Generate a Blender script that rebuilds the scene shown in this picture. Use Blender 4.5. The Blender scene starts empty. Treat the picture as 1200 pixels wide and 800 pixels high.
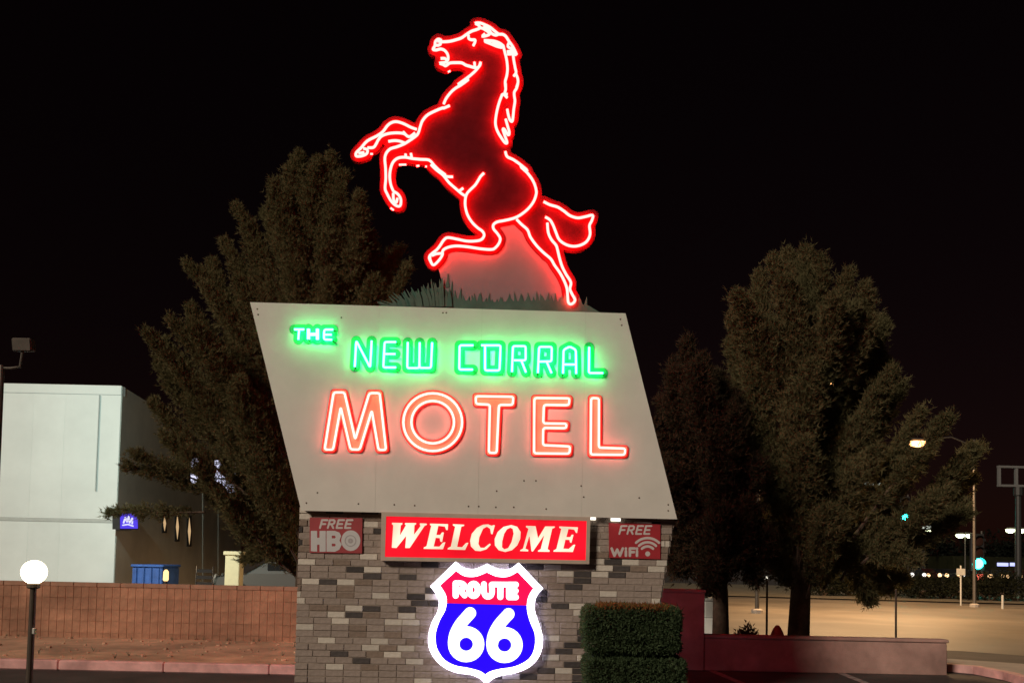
import bpy, bmesh, math, random
import numpy as np
from mathutils import Vector, Matrix
R = math.radians
random.seed(7); RNG = np.random.default_rng(7)
S = bpy.context.scene
COL = S.collection

# ------------------------------------------------------------------ camera
EYE = Vector((0, 0, 1.6)); PITCH = R(2.5); ROLL = 0.0214; F = 1000.0; PPX, PPY = 600.0, 613.0
fw = Vector((0, math.cos(PITCH), math.sin(PITCH)))
u0 = Vector((0, -math.sin(PITCH), math.cos(PITCH))); r0 = Vector((1, 0, 0))
up = u0 * math.cos(ROLL) - r0 * math.sin(ROLL)
rt = r0 * math.cos(ROLL) + u0 * math.sin(ROLL)
cd = bpy.data.cameras.new('camera'); cam = bpy.data.objects.new('camera', cd); COL.objects.link(cam)
cam.matrix_world = Matrix(((rt.x, up.x, -fw.x, EYE.x), (rt.y, up.y, -fw.y, EYE.y), (rt.z, up.z, -fw.z, EYE.z), (0, 0, 0, 1)))
cd.sensor_width = 36; cd.lens = 36 * F / 1200.0; cd.shift_y = 213.0 / 1200.0
cd.clip_start = 0.1; cd.clip_end = 3000
S.camera = cam

# ------------------------------------------------------------------ light
SUN_EL, SUN_AZ = R(26), R(40)          # lamp light from behind the camera on the left
w = bpy.data.worlds.new('World'); S.world = w; w.use_nodes = True
nt = w.node_tree; nt.nodes.clear()
sky = nt.nodes.new('ShaderNodeTexSky'); sky.sky_type = 'NISHITA'; sky.sun_disc = False
sky.sun_elevation = SUN_EL; sky.sun_rotation = R(180) + SUN_AZ
mul = nt.nodes.new('ShaderNodeMix'); mul.data_type = 'RGBA'; mul.blend_type = 'MULTIPLY'; mul.inputs[0].default_value = 1
mul.inputs[7].default_value = (1.2, 0.34, 0.28, 1)
bgn = nt.nodes.new('ShaderNodeBackground'); bgn.inputs['Strength'].default_value = 0.0011
wo = nt.nodes.new('ShaderNodeOutputWorld')
nt.links.new(sky.outputs[0], mul.inputs[6]); nt.links.new(mul.outputs[2], bgn.inputs[0]); nt.links.new(bgn.outputs[0], wo.inputs[0])
sd = bpy.data.lights.new('sun', 'SUN'); sd.energy = 2.05; sd.angle = R(11); sd.color = (1.0, 0.84, 0.66)
so = bpy.data.objects.new('sun', sd); COL.objects.link(so)
sdir = Vector((math.sin(SUN_AZ) * math.cos(SUN_EL), math.cos(SUN_AZ) * math.cos(SUN_EL), -math.sin(SUN_EL)))
so.rotation_euler = sdir.to_track_quat('-Z', 'Y').to_euler()
S.view_settings.view_transform = 'Standard'; S.view_settings.look = 'None'
S.view_settings.exposure = 0; S.view_settings.gamma = 1; S.view_settings.use_curve_mapping = False
try:
    S.cycles.use_denoising = True; S.cycles.max_bounces = 6; S.cycles.caustics_reflective = False; S.cycles.caustics_refractive = False
    S.cycles.sample_clamp_indirect = 4.0; S.cycles.use_light_tree = True
except Exception:
    pass

# ------------------------------------------------------------------ geometry of views: planes as seen from the eye
def ray(px, py): return fw + rt * ((px - PPX) / F) + up * ((PPY - py) / F)
def ground(px, py, z=0.0):
    d = ray(px, py); return EYE + d * ((z - EYE.z) / d.z)
def atY(px, py, Y):
    d = ray(px, py); return EYE + d * (Y / d.y)
class Plane:
    """upright plane through p0 with outward normal n (towards the viewer side); pt(px,py,d) = point d in front of it"""
    def __init__(s, p0, n): s.p0 = Vector(p0); s.n = Vector(n).normalized()
    def pt(s, px, py, d=0.0):
        v = ray(px, py); return EYE + v * (((s.p0 + s.n * d) - EYE).dot(s.n) / v.dot(s.n))
YAW = 0.029
SIGN = Plane((0, 9.0, 0), (math.sin(YAW), -math.cos(YAW), 0))
PILL = Plane((0, 9.10, 0), (math.sin(YAW), -math.cos(YAW), 0))
SX = Vector((math.cos(YAW), math.sin(YAW), 0)); SN = SIGN.n

# ------------------------------------------------------------------ materials
def mat(name, col, rough=0.8, metal=0.0, var=0.0, scale=6.0, bump=0.0, bscale=60.0, rnd=0.0, col2=None, emit=None, es=1.0, spec=0.5, stain=0):
    m = bpy.data.materials.new(name); m.use_nodes = True; t = m.node_tree; b = t.nodes['Principled BSDF']
    b.inputs['Roughness'].default_value = rough; b.inputs['Metallic'].default_value = metal
    b.inputs['Specular IOR Level'].default_value = spec
    c = (*col, 1); b.inputs['Base Color'].default_value = c
    src = None
    tc = None
    if var or col2 or bump:
        tc = t.nodes.new('ShaderNodeTexCoord')
    if var or col2:
        n = t.nodes.new('ShaderNodeTexNoise'); n.inputs['Scale'].default_value = scale; n.inputs['Detail'].default_value = 6; n.inputs['Roughness'].default_value = .62
        t.links.new(tc.outputs['Object'], n.inputs['Vector'])
        rp = t.nodes.new('ShaderNodeValToRGB'); rp.color_ramp.elements[0].position = .32; rp.color_ramp.elements[1].position = .68
        a = col2 if col2 else tuple(x * (1 - var) for x in col); e = col if col2 else tuple(min(1, x * (1 + var)) for x in col)
        rp.color_ramp.elements[0].color = (*a, 1); rp.color_ramp.elements[1].color = (*e, 1)
        t.links.new(n.outputs['Fac'], rp.inputs[0]); src = rp.outputs[0]
    if rnd:
        oi = t.nodes.new('ShaderNodeObjectInfo'); h = t.nodes.new('ShaderNodeHueSaturation')
        mr = t.nodes.new('ShaderNodeMapRange'); mr.inputs['To Min'].default_value = 1 - rnd; mr.inputs['To Max'].default_value = 1 + rnd
        t.links.new(oi.outputs['Random'], mr.inputs[0]); t.links.new(mr.outputs[0], h.inputs['Value'])
        if src: t.links.new(src, h.inputs['Color'])
        else: h.inputs['Color'].default_value = c
        src = h.outputs[0]
    if stain and src:
        n3 = t.nodes.new('ShaderNodeTexNoise'); n3.inputs['Scale'].default_value = stain; n3.inputs['Detail'].default_value = 4; n3.inputs['Distortion'].default_value = .6
        t.links.new((gp := t.nodes.new('ShaderNodeNewGeometry')).outputs['Position'], n3.inputs['Vector'])
        r3_ = t.nodes.new('ShaderNodeMapRange'); r3_.inputs['From Min'].default_value = .38; r3_.inputs['From Max'].default_value = .62; r3_.inputs['To Min'].default_value = .70; r3_.inputs['To Max'].default_value = 1.08
        t.links.new(n3.outputs['Fac'], r3_.inputs[0]); h3 = t.nodes.new('ShaderNodeHueSaturation'); t.links.new(r3_.outputs[0], h3.inputs['Value']); t.links.new(src, h3.inputs['Color']); src = h3.outputs[0]
    if src: t.links.new(src, b.inputs['Base Color'])
    if bump:
        n2 = t.nodes.new('ShaderNodeTexNoise'); n2.inputs['Scale'].default_value = bscale; n2.inputs['Detail'].default_value = 5
        t.links.new(tc.outputs['Object'], n2.inputs['Vector'])
        bp = t.nodes.new('ShaderNodeBump'); bp.inputs['Strength'].default_value = bump; bp.inputs['Distance'].default_value = 0.01
        t.links.new(n2.outputs['Fac'], bp.inputs['Height']); t.links.new(bp.outputs[0], b.inputs['Normal'])
    if emit:
        b.inputs['Emission Color'].default_value = (*emit, 1); b.inputs['Emission Strength'].default_value = es
    return m
def lamp(name, rgb, light=True):
    """a glowing surface of radiance rgb"""
    m = bpy.data.materials.new(name); m.use_nodes = True; t = m.node_tree; t.nodes.clear()
    e = t.nodes.new('ShaderNodeEmission'); k = max(rgb); e.inputs[0].default_value = (rgb[0] / k, rgb[1] / k, rgb[2] / k, 1); e.inputs[1].default_value = k
    o = t.nodes.new('ShaderNodeOutputMaterial'); t.links.new(e.outputs[0], o.inputs[0])
    if not light: m.cycles.emission_sampling = 'NONE'
    return m
M = {}
M['panel'] = mat('cream_sheet_metal', (.715, .69, .645), .62, var=.06, scale=2.2, bump=.08, bscale=8)
M['cabinet'] = mat('cream_cabinet_edge', (.55, .52, .46), .6, var=.1)
M['screw'] = mat('rusty_screw', (.10, .07, .05), .8, var=.3)
M['red_neon'] = lamp('red_neon_glow', (52, 1.0, 0.9))
M['motel_neon'] = lamp('orange_red_neon_glow', (12.5, 1.3, 1.15))
M['green_neon'] = lamp('green_neon_glow', (1.0, 28, 6.5))
M['blackout'] = mat('painted_out_tube', (.03, .05, .03), .5)
M['letter'] = mat('orange_letter_paint', (.78, .42, .26), .55, var=.06, scale=5)
M['glow_edge'] = mat('red_glow_edge', (.80, .045, .06), .5)
M['green_glow_back'] = mat('painted_green_glow', (.015, .52, .16), .6)
M['horse'] = mat('horse_brown_paint', (.082, .0075, .0115), .8, var=.2, scale=7, spec=.03)
M['boulder'] = mat('pale_boulder_paint', (.27, .19, .20), .8, var=.08, scale=3)
M['scrub'] = mat('painted_grass_green', (.05, .125, .095), .75, var=.2, scale=8)
M['agave'] = mat('painted_agave_green', (.07, .12, .09), .7, var=.2, scale=9)
M['mortar'] = mat('grey_mortar', (.30, .245, .205), .95, var=.15, scale=20, bump=.4)
M['brick'] = mat('taupe_brick', (.325, .265, .235), .9, var=.16, scale=22, bump=.5, bscale=70, rnd=.07)
M['brick_light'] = mat('buff_brick', (.60, .55, .49), .9, var=.10, scale=22, bump=.5, bscale=70, rnd=.10)
M['brick_dark'] = mat('charcoal_brick', (.062, .053, .052), .9, var=.25, scale=22, bump=.5, bscale=70, rnd=.3)
M['brick_brown'] = mat('brown_brick', (.245, .185, .15), .9, var=.18, scale=22, bump=.5, bscale=70, rnd=.08)
M['frame'] = mat('aluminium_frame', (.58, .46, .39), .5, metal=.1, var=.08)
M['alu'] = mat('weathered_aluminium', (.42, .41, .40), .5, metal=.5, var=.12)
M['wall_block'] = mat('tan_concrete_block', (.41, .225, .145), .95, var=.16, scale=9, bump=.5, bscale=90, rnd=.09, stain=1.1)
M['stucco'] = mat('pink_stucco', (.42, .27, .235), .95, var=.10, scale=7, bump=.5, bscale=60, stain=1.3)
M['cap'] = mat('wall_cap', (.36, .215, .15), .95, var=.12, scale=8, bump=.3)
M['asphalt'] = mat('asphalt', (.052, .044, .042), .85, var=.35, scale=1.6, bump=.5, bscale=50)
M['road'] = mat('worn_road', (.20, .168, .132), .6, col2=(.15, .126, .098), scale=.5, bump=.25, bscale=12, stain=.22)
M['dirt'] = mat('bare_dirt', (.60, .385, .26), .95, var=.2, scale=4, bump=.5, bscale=30, stain=.9)
M['kerb'] = mat('red_painted_kerb', (.74, .42, .40), .8, var=.16, scale=5, bump=.3, stain=2.2)
M['concrete'] = mat('concrete', (.36, .32, .28), .9, var=.15, scale=4, bump=.3)
M['verge'] = mat('dry_verge', (.16, .13, .085), .95, var=.3, scale=1.5)
M['bark'] = mat('bark', (.11, .075, .055), .95, var=.35, scale=9, bump=.8, bscale=25)
M['paint'] = mat('stripe_paint', (.30, .26, .25), .8, var=.45, scale=8)
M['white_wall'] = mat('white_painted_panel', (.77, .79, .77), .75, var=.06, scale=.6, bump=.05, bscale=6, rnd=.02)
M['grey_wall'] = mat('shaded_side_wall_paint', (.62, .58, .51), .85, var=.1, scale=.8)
M['trim'] = mat('grey_trim', (.50, .51, .49), .6, var=.06)
M['dark'] = mat('dark_metal', (.035, .033, .033), .5, var=.2)
M['pole'] = mat('grey_pole_paint', (.10, .088, .075), .5, metal=.3, var=.15)
M['pale_pole'] = mat('pale_steel_pole', (.50, .49, .45), .5, var=.1)
M['lamp_pole'] = mat('bronze_lamp_pole', (.09, .07, .055), .45, metal=.4, var=.2)
M['globe'] = lamp('warm_white_globe', (9.0, 7.2, 4.6))
M['blue_skip'] = mat('blue_painted_steel', (.045, .13, .46), .5, var=.3, scale=2.5)
M['cream'] = mat('cream_post_paint', (.80, .74, .50), .7, var=.06)
M['glass'] = mat('dark_window_glass', (.02, .022, .025), .08, spec=.8)
M['red_body'] = mat('red_paint', (.22, .03, .022), .6)
M['black'] = mat('black_rubber', (.02, .02, .02), .8)
def foliage(name, a, b, sc):
    m = mat(name, b, .8, col2=a, scale=sc, spec=.2)
    t = m.node_tree; pb_ = t.nodes['Principled BSDF']; out = t.nodes['Material Output']           # thin leaves let light through
    tl = t.nodes.new('ShaderNodeBsdfTranslucent'); mx = t.nodes.new('ShaderNodeMixShader'); mx.inputs[0].default_value = .45
    t.links.new(pb_.inputs['Base Color'].links[0].from_socket, tl.inputs['Color'])
    t.links.new(pb_.outputs[0], mx.inputs[1]); t.links.new(tl.outputs[0], mx.inputs[2]); t.links.new(mx.outputs[0], out.inputs['Surface'])
    return m
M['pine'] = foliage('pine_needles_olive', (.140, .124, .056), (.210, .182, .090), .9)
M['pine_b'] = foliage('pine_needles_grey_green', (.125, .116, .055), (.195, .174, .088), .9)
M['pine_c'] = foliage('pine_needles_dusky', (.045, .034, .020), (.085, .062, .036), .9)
M['hedge'] = foliage('clipped_hedge_leaf', (.045, .075, .034), (.105, .150, .075), 12)
M['lit_tip'] = foliage('orange_lit_tip', (.16, .08, .03), (.26, .14, .05), 20)
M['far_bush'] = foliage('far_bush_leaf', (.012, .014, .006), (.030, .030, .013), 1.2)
M['far_tree'] = foliage('far_tree_leaf', (.004, .006, .004), (.010, .013, .008), .8)  # leaf colour darkened to stand in for the unlit distance

# ------------------------------------------------------------------ object helpers
BASE = {}
def setp(o, label=None, cat=None, group=None, kind=None):
    if label: o['label'] = label
    if cat: o['category'] = cat
    if group: o['group'] = group
    if kind: o['kind'] = kind
    return o
def thing(name, label, cat, loc, group=None):
    o = bpy.data.objects.new(name, None); COL.objects.link(o); o.location = loc; o.empty_display_size = .2
    BASE[o.name] = Vector(loc); return setp(o, label, cat, group)
def obj(name, geo, m, parent=None, smooth=False, kind=None, label=None, cat=None, loc=None):
    V, Fc = geo
    b = BASE[parent.name] if parent else (Vector(loc) if loc is not None else Vector((0, 0, 0)))
    me = bpy.data.meshes.new(name)
    me.from_pydata([(v[0] - b.x, v[1] - b.y, v[2] - b.z) for v in V], [], Fc)
    me.materials.append(M[m] if isinstance(m, str) else m)
    if smooth: me.polygons.foreach_set('use_smooth', [True] * len(me.polygons))
    me.update()
    o = bpy.data.objects.new(name, me); COL.objects.link(o)
    if parent: o.parent = parent
    else: o.location = b
    BASE[o.name] = b
    return setp(o, label, cat, None, kind)
def npobj(name, V, T, m, parent, kind=None):
    """big triangle soup (numpy)"""
    b = BASE[parent.name]; V = V - np.array(b)
    me = bpy.data.meshes.new(name); me.vertices.add(len(V)); me.vertices.foreach_set('co', V.astype(np.float32).ravel())
    n = len(T); me.loops.add(n * 3); me.loops.foreach_set('vertex_index', T.astype(np.int32).ravel())
    me.polygons.add(n); me.polygons.foreach_set('loop_start', np.arange(0, n * 3, 3, dtype=np.int32)); me.polygons.foreach_set('loop_total', np.full(n, 3, np.int32))
    me.update(calc_edges=True); me.materials.append(M[m])
    o = bpy.data.objects.new(name, me); COL.objects.link(o); o.parent = parent; BASE[o.name] = b
    return setp(o, kind=kind)
def merge(*gs):
    V = []; Fc = []
    for v, f in gs:
        k = len(V); V += list(v); Fc += [tuple(i + k for i in q) for q in f]
    return V, Fc
def slab(front, back):
    """front/back: matching point loops (front seen counter-clockwise from outside)"""
    n = len(front); V = list(front) + list(back)
    return V, [tuple(range(n)), tuple(range(2 * n - 1, n - 1, -1))] + [(i, i + n, (i + 1) % n + n, (i + 1) % n) for i in range(n)]
def box(x0, x1, y0, y1, z0, z1, ch=0.0):
    if ch <= 0:
        V = [(x, y, z) for z in (z0, z1) for y in (y0, y1) for x in (x0, x1)]
        return V, [(0, 2, 3, 1), (4, 5, 7, 6), (0, 1, 5, 4), (2, 6, 7, 3), (0, 4, 6, 2), (1, 3, 7, 5)]
    bm = bmesh.new(); bmesh.ops.create_cube(bm, size=1)
    for v in bm.verts: v.co = Vector(((x0 + x1) / 2 + v.co.x * (x1 - x0), (y0 + y1) / 2 + v.co.y * (y1 - y0), (z0 + z1) / 2 + v.co.z * (z1 - z0)))
    bmesh.ops.bevel(bm, geom=list(bm.edges), offset=ch, segments=1, affect='EDGES')
    bm.verts.ensure_lookup_table()
    g = [tuple(v.co) for v in bm.verts], [tuple(v.index for v in f.verts) for f in bm.faces]
    bm.free(); return g
def xf(geo, mtx): return [tuple(mtx @ Vector(v)) for v in geo[0]], geo[1]
def tube(pts, rad, n=8, closed=False, cap=True):
    """swept round tube; rad number or list"""
    P = [Vector(p) for p in pts]; N = len(P)
    rr = rad if isinstance(rad, (list, tuple)) else [rad] * N
    V = []; Fc = []; nrm = None
    for i in range(N):
        a = P[(i - 1) % N] if (closed or i) else P[0]; c = P[(i + 1) % N] if (closed or i < N - 1) else P[-1]
        t = (c - a)
        t = t.normalized() if t.length > 1e-9 else Vector((0, 0, 1))
        if nrm is None:
            h = Vector((0, 1, 0)) if abs(t.y) < .9 else Vector((1, 0, 0)); nrm = t.cross(h).normalized()
        else:
            nrm = (nrm - t * nrm.dot(t)).normalized()
        bn = t.cross(nrm)
        for k in range(n):
            a_ = 2 * math.pi * k / n; V.append(tuple(P[i] + (nrm * math.cos(a_) + bn * math.sin(a_)) * rr[i]))
    for i in range(N if closed else N - 1):
        j = (i + 1) % N
        for k in range(n): Fc.append((i * n + k, i * n + (k + 1) % n, j * n + (k + 1) % n, j * n + k))
    if cap and not closed:
        Fc.append(tuple(range(n - 1, -1, -1))); Fc.append(tuple((N - 1) * n + k for k in range(n)))
    return V, Fc
def lathe(prof, n=16, c=(0, 0, 0)):
    V = []; Fc = []
    for r_, z in prof:
        for k in range(n):
            a = 2 * math.pi * k / n; V.append((c[0] + r_ * math.cos(a), c[1] + r_ * math.sin(a), c[2] + z))
    for i in range(len(prof) - 1):
        for k in range(n): Fc.append((i * n + k, i * n + (k + 1) % n, (i + 1) * n + (k + 1) % n, (i + 1) * n + k))
    Fc.append(tuple(range(n - 1, -1, -1))); Fc.append(tuple((len(prof) - 1) * n + k for k in range(n)))
    return V, Fc
def smooth2(pts, closed=False, sub=4):
    P = [np.array(p, float) for p in pts]; N = len(P); out = []
    if N < 3 and not closed: return [tuple(p) for p in P]
    rng = range(N if closed else N - 1)
    for i in rng:
        p0 = P[(i - 1) % N] if (closed or i > 0) else P[0]; p1 = P[i]; p2 = P[(i + 1) % N]
        p3 = P[(i + 2) % N] if (closed or i < N - 2) else P[-1]
        for k in range(sub):
            t = k / sub
            out.append(tuple(.5 * ((2 * p1) + (-p0 + p2) * t + (2 * p0 - 5 * p1 + 4 * p2 - p3) * t * t + (-p0 + 3 * p1 - 3 * p2 + p3) * t ** 3)))
    if not closed: out.append(tuple(P[-1]))
    return out

# ---- plates: union of outlines and thick strokes, cut out of sheet with real thickness
def _field(shapes, X, Y):
    best = np.full(X.shape, 1e9)
    for kind, pts, arg in shapes:
        P = np.array(pts, float)
        A = P if kind != 'line' else P[:-1]; B = np.roll(P, -1, 0) if kind != 'line' else P[1:]
        d = np.full(X.shape, 1e9); ins = np.zeros(X.shape, bool)
        for (ax, ay), (bx, by) in zip(A, B):
            dx, dy = bx - ax, by - ay; L = dx * dx + dy * dy + 1e-12
            t = np.clip(((X - ax) * dx + (Y - ay) * dy) / L, 0, 1)
            d = np.minimum(d, np.hypot(X - ax - t * dx, Y - ay - t * dy))
            if kind != 'line' and abs(dy) > 1e-9:
                c = ((ay > Y) != (by > Y)) & (X < dx * (Y - ay) / dy + ax); ins ^= c
        if kind == 'line': f = d - arg
        elif kind == 'poly': f = np.where(ins, -d, d) - arg
        else:                                   # hole
            f = np.where(ins, -d, d) - arg; best = np.maximum(best, -f); continue
        best = np.minimum(best, f)
    return best
def plate(shapes, pt, d, th, step=1.0):
    """shapes in picture units mapped on to a plane by pt(px,py,d); front face at d, thickness th backwards"""
    allp = np.concatenate([np.array(s[1], float) for s in shapes]); mg = max([abs(s[2]) for s in shapes]) + 2 * step
    x0, y0 = allp.min(0) - mg; x1, y1 = allp.max(0) + mg
    xs = np.arange(x0, x1 + step, step); ys = np.arange(y0, y1 + step, step)
    X, Y = np.meshgrid(xs, ys); fld = _field(shapes, X, Y); fld[np.abs(fld) < 1e-6] = 1e-6
    key = {}; V2 = []; Fc = []
    def vid(k, x, y):
        if k not in key: key[k] = len(V2); V2.append((x, y))
        return key[k]
    H, W_ = fld.shape
    mn = np.minimum(np.minimum(fld[:-1, :-1], fld[1:, :-1]), np.minimum(fld[:-1, 1:], fld[1:, 1:]))
    for j, i in zip(*np.nonzero(mn < 0)):
        cs = [(j, i), (j + 1, i), (j + 1, i + 1), (j, i + 1)]; poly = []
        for q in range(4):
            a, b = cs[q], cs[(q + 1) % 4]; fa, fb = fld[a], fld[b]
            if fa < 0: poly.append(vid(a, xs[a[1]], ys[a[0]]))
            if (fa < 0) != (fb < 0):
                t = fa / (fa - fb); kk = (min(a, b), max(a, b))
                poly.append(vid(kk, xs[a[1]] + (xs[b[1]] - xs[a[1]]) * t, ys[a[0]] + (ys[b[0]] - ys[a[0]]) * t))
        if len(poly) >= 3: Fc.append(poly)
    n = len(V2); edges = {}
    for f in Fc:
        for a, b in zip(f, f[1:] + f[:1]): edges[(a, b)] = 1
    fr = [pt(x, y, d) for x, y in V2]; bk = [pt(x, y, d) for x, y in V2]
    nv = (pt(allp[0][0], allp[0][1], d + .1) - pt(allp[0][0], allp[0][1], d)); nn = PLN[0]
    bk = [p - nn * th for p in fr]
    faces = [tuple(f) for f in Fc] + [tuple(i + n for i in reversed(f)) for f in Fc]
    for (a, b) in edges:
        if (b, a) not in edges: faces.append((b, a, a + n, b + n))
    return fr + bk, faces
PLN = [SN]
def fpt(scale, ox, oy): return lambda pts: [(ox + x / scale, oy + y / scale) for x, y in pts]

# ================================================================== THE SETTING
def sheet(name, pts, z, m, **k):
    V = [(p[0], p[1], z) for p in pts]; return obj(name, (V, [tuple(range(len(V)))]), m, kind='structure')
sheet('ground', [(-600, -60), (600, -60), (600, 900), (-600, 900)], 0, 'asphalt')
# street beyond the low wall
sheet('road', [(1.5, 19.0), (9.0, 17.0), (13.0, 13.6), (60, 9.0), (90, 30), (90, 36.5), (40, 38.5), (14, 43), (-30, 52), (-30, 46), (0, 26)], .004, 'road')
# raised dirt bed between left wall and kerb
KL = [ground(-60, 780), ground(345, 781)]
def strip(name, a, b, y0, y1, z0, z1, m, parent=None):
    return obj(name, box(a, b, y0, y1, z0, z1, .012), m, kind='structure')
yk = 11.55
obj('dirt_bed', box(-16, -.5, yk + .13, 14.85, 0, .115), 'dirt', kind='structure')
gs = []
for k in range(170):
    r_ = random.choice([.008, .011, .014, .02, .03]); x, y = random.uniform(-9, -2.2), random.uniform(yk + .2, 14.8)
    st = box(-r_, r_ * random.uniform(.8, 1.5), -r_, r_, -r_ * .5, r_ * random.uniform(.5, .9), r_ * .4); gs.append(xf(st, Matrix.Translation((x, y, .118)) @ Matrix.Rotation(random.uniform(0, 6), 4, 'Z')))
obj('gravel', merge(*gs), 'dirt', kind='stuff')
gs = []
for k in range(26):
    x = random.uniform(-9, -2.3); y = random.choice([14.8, 14.78, 14.6, random.uniform(yk + .2, 14.5)])
    for q in range(9):
        a = random.uniform(0, 6.28); h = random.uniform(.03, .11); d = random.uniform(.01, .06)
        gs.append(([(x - .004, y, .115), (x + .004, y, .115), (x + d * math.cos(a), y + d * math.sin(a), .115 + h)], [(0, 1, 2)]))
obj('dry_weeds', merge(*gs), 'verge', kind='stuff')
bm = bmesh.new()
for k in range(11):
    x0 = -16.0 + k * 1.42; obj('kerb', box(x0, x0 + 1.415, yk, yk + .127, 0, .135, .015), 'kerb', kind='structure')
bm.free()
# kerb and pavement strip at the right, running to the street corner
kp = [ground(1060, 789), ground(1105, 786), ground(1140, 789), ground(1175, 796), ground(1230, 812)]
def ribbon(pts, wd, z0, z1):
    V = []; Fc = []
    for i, p in enumerate(pts):
        a = pts[max(0, i - 1)]; b = pts[min(len(pts) - 1, i + 1)]; t = Vector((b[0] - a[0], b[1] - a[1], 0)).normalized(); nn = Vector((-t.y, t.x, 0))
        for s_, z in ((0, z0), (0, z1), (wd, z1), (wd, z0)): V.append((p[0] + nn.x * s_, p[1] + nn.y * s_, z))
    n = len(pts)
    for i in range(n - 1):
        for k in range(4): Fc.append((i * 4 + k, (i + 1) * 4 + k, (i + 1) * 4 + (k + 1) % 4, i * 4 + (k + 1) % 4))
    Fc += [(0, 1, 2, 3), tuple((n - 1) * 4 + k for k in (3, 2, 1, 0))]
    return V, Fc
obj('kerb', ribbon(kp, .16, 0, .12), 'kerb', kind='structure')
obj('pavement', ribbon([p + Vector((0.05, .16, 0)) for p in kp], 1.25, 0, .10), 'concrete', kind='structure')
# verge across the street
obj('verge', ([(-30, 52.2, .06), (14, 43.2, .06), (40, 38.7, .06), (120, 34, .06), (120, 60, .06), (-30, 75, .06)], [(0, 1, 2, 3, 4, 5)]), 'verge', kind='structure')
# faint parking stripes at the right
for a, b in (((826, 784), (866, 801)), ((965, 782), (1010, 800))):
    p, q = ground(*a), ground(*b); obj('parking_stripe', ([(p.x, p.y, .004), (p.x + .12, p.y, .004), (q.x + .12, q.y, .004), (q.x, q.y, .004)], [(0, 3, 2, 1)]), 'paint', kind='structure')

# ---- left boundary wall of ribbed concrete blocks
lw = thing('block_wall', 'long low wall of tan ribbed concrete blocks behind the red kerb at left', 'wall', (-3.5, 14.9, 0))
YW = 14.85
obj('core', box(-16, 1.2, YW + .008, YW + .17, 0, .99), 'wall_block', lw)
bl, bh = .405, .20
def block_geo():
    """ribbed block face: two vertical scores"""
    xs = [0, .125, .132, .141, .148, .258, .265, .274, .281, bl - .008]; off = [0, 0, .006, .006, 0, 0, .006, .006, 0, 0]
    V = []; Fc = []
    for z in (0, bh - .008):
        for x, o_ in zip(xs, off): V.append((x, o_, z))
    for z in (0, bh - .008):
        for x in (0, bl - .008): V.append((x, .05, z))
    n = len(xs)
    for i in range(n - 1): Fc.append((i, i + 1, n + i + 1, n + i))
    b0 = 2 * n; Fc += [(0, n, b0 + 2, b0), (n - 1, b0 + 1, b0 + 3, 2 * n - 1)]
    Fc.append(tuple(list(range(n, 2 * n)) + [b0 + 3, b0 + 2])); Fc.append(tuple(list(range(n - 1, -1, -1)) + [b0, b0 + 1]))
    return V, Fc
bme = bpy.data.meshes.new('block'); g = block_geo(); bme.from_pydata(g[0], [], g[1]); bme.materials.append(M['wall_block'])
for r_ in range(5):
    for c_ in range(27):
        x = -9.6 + c_ * bl
        if x > .9: continue
        o = bpy.data.objects.new('block', bme); COL.objects.link(o); o.parent = lw
        o.location = (x - BASE[lw.name].x, YW - BASE[lw.name].y + random.uniform(-.003, .003), r_ * bh + .004)
for c_ in range(27):
    x = -9.6 + c_ * bl
    if x < .9: obj('cap_block', box(x, x + bl - .006, YW - .012, YW + .2, .992, 1.065, .008), 'cap', lw)

# ---- right low wall with taller pier
rw = thing('low_stucco_wall', 'low pinkish stucco wall with a taller end pier to the right of the hedge', 'wall', (4.5, 13.1, 0))
pb = [ground(x, 785.0) for x in (770, 1110)]
yw = 13.05; xa, xm, xb = atY(768, 760, yw).x, atY(825, 760, yw).x, atY(1110, 770, yw).x
zl = atY(965, 746, yw).z; zh = atY(800, 690, yw).z
obj('low_wall', box(xm + .003, xb, yw, yw + .2, 0, zl - .05, .01), 'stucco', rw)
obj('wall_cap', box(xm + .003, xb + .02, yw - .02, yw + .22, zl - .048, zl, .01), 'stucco', rw)
obj('pier', box(-.9, xm, yw - .02, yw + .24, 0, zh - .05, .01), 'stucco', rw)
obj('pier_cap', box(-.92, xm + .015, yw - .035, yw + .26, zh - .048, zh, .01), 'stucco', rw)

# ================================================================== THE BRICK PILLAR
base_z = 0.0
def pl(px, py): # coordinates along the pillar face (a along SX from its p0, z)
    p = PILL.pt(px, py); return ((p - PILL.p0).dot(SX), p.z)
aL0, zT = pl(351, 603); aR0, _ = pl(790, 607); aR1, zR1 = pl(772, 713)
aL1, zL1 = pl(345, 800)
def leftA(z): return aL0 + (aL1 - aL0) * (zT - z) / (zT - zL1)
def rightA(z): return aR0 + (aR1 - aR0) * (zT - z) / (zT - zR1) * .92
zTop = zT + .08
pil = thing('brick_pillar', 'wide mottled taupe brick pillar carrying the big cream sign', 'pillar', (PILL.p0 + SX * ((aL0 + aR0) / 2) - SN * .3) * 1.0)
BASE[pil.name].z = 0; pil.location.z = 0
def PA(a, z, d=0.0):
    p = PILL.p0 + SX * a + PILL.n * d; return Vector((p.x, p.y, z))
corner = [(leftA(0), 0), (rightA(0), 0), (rightA(zTop), zTop), (leftA(zTop), zTop)]
obj('mortar_core', slab([PA(a + (.012 if i in (0, 3) else -.012), z, -.007) for i, (a, z) in enumerate(corner)], [PA(a + (.012 if i in (0, 3) else -.012), z, -.62) for i, (a, z) in enumerate(corner)]), 'mortar', pil)
pitch, blen, jt = .0685, .186, .009
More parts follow.
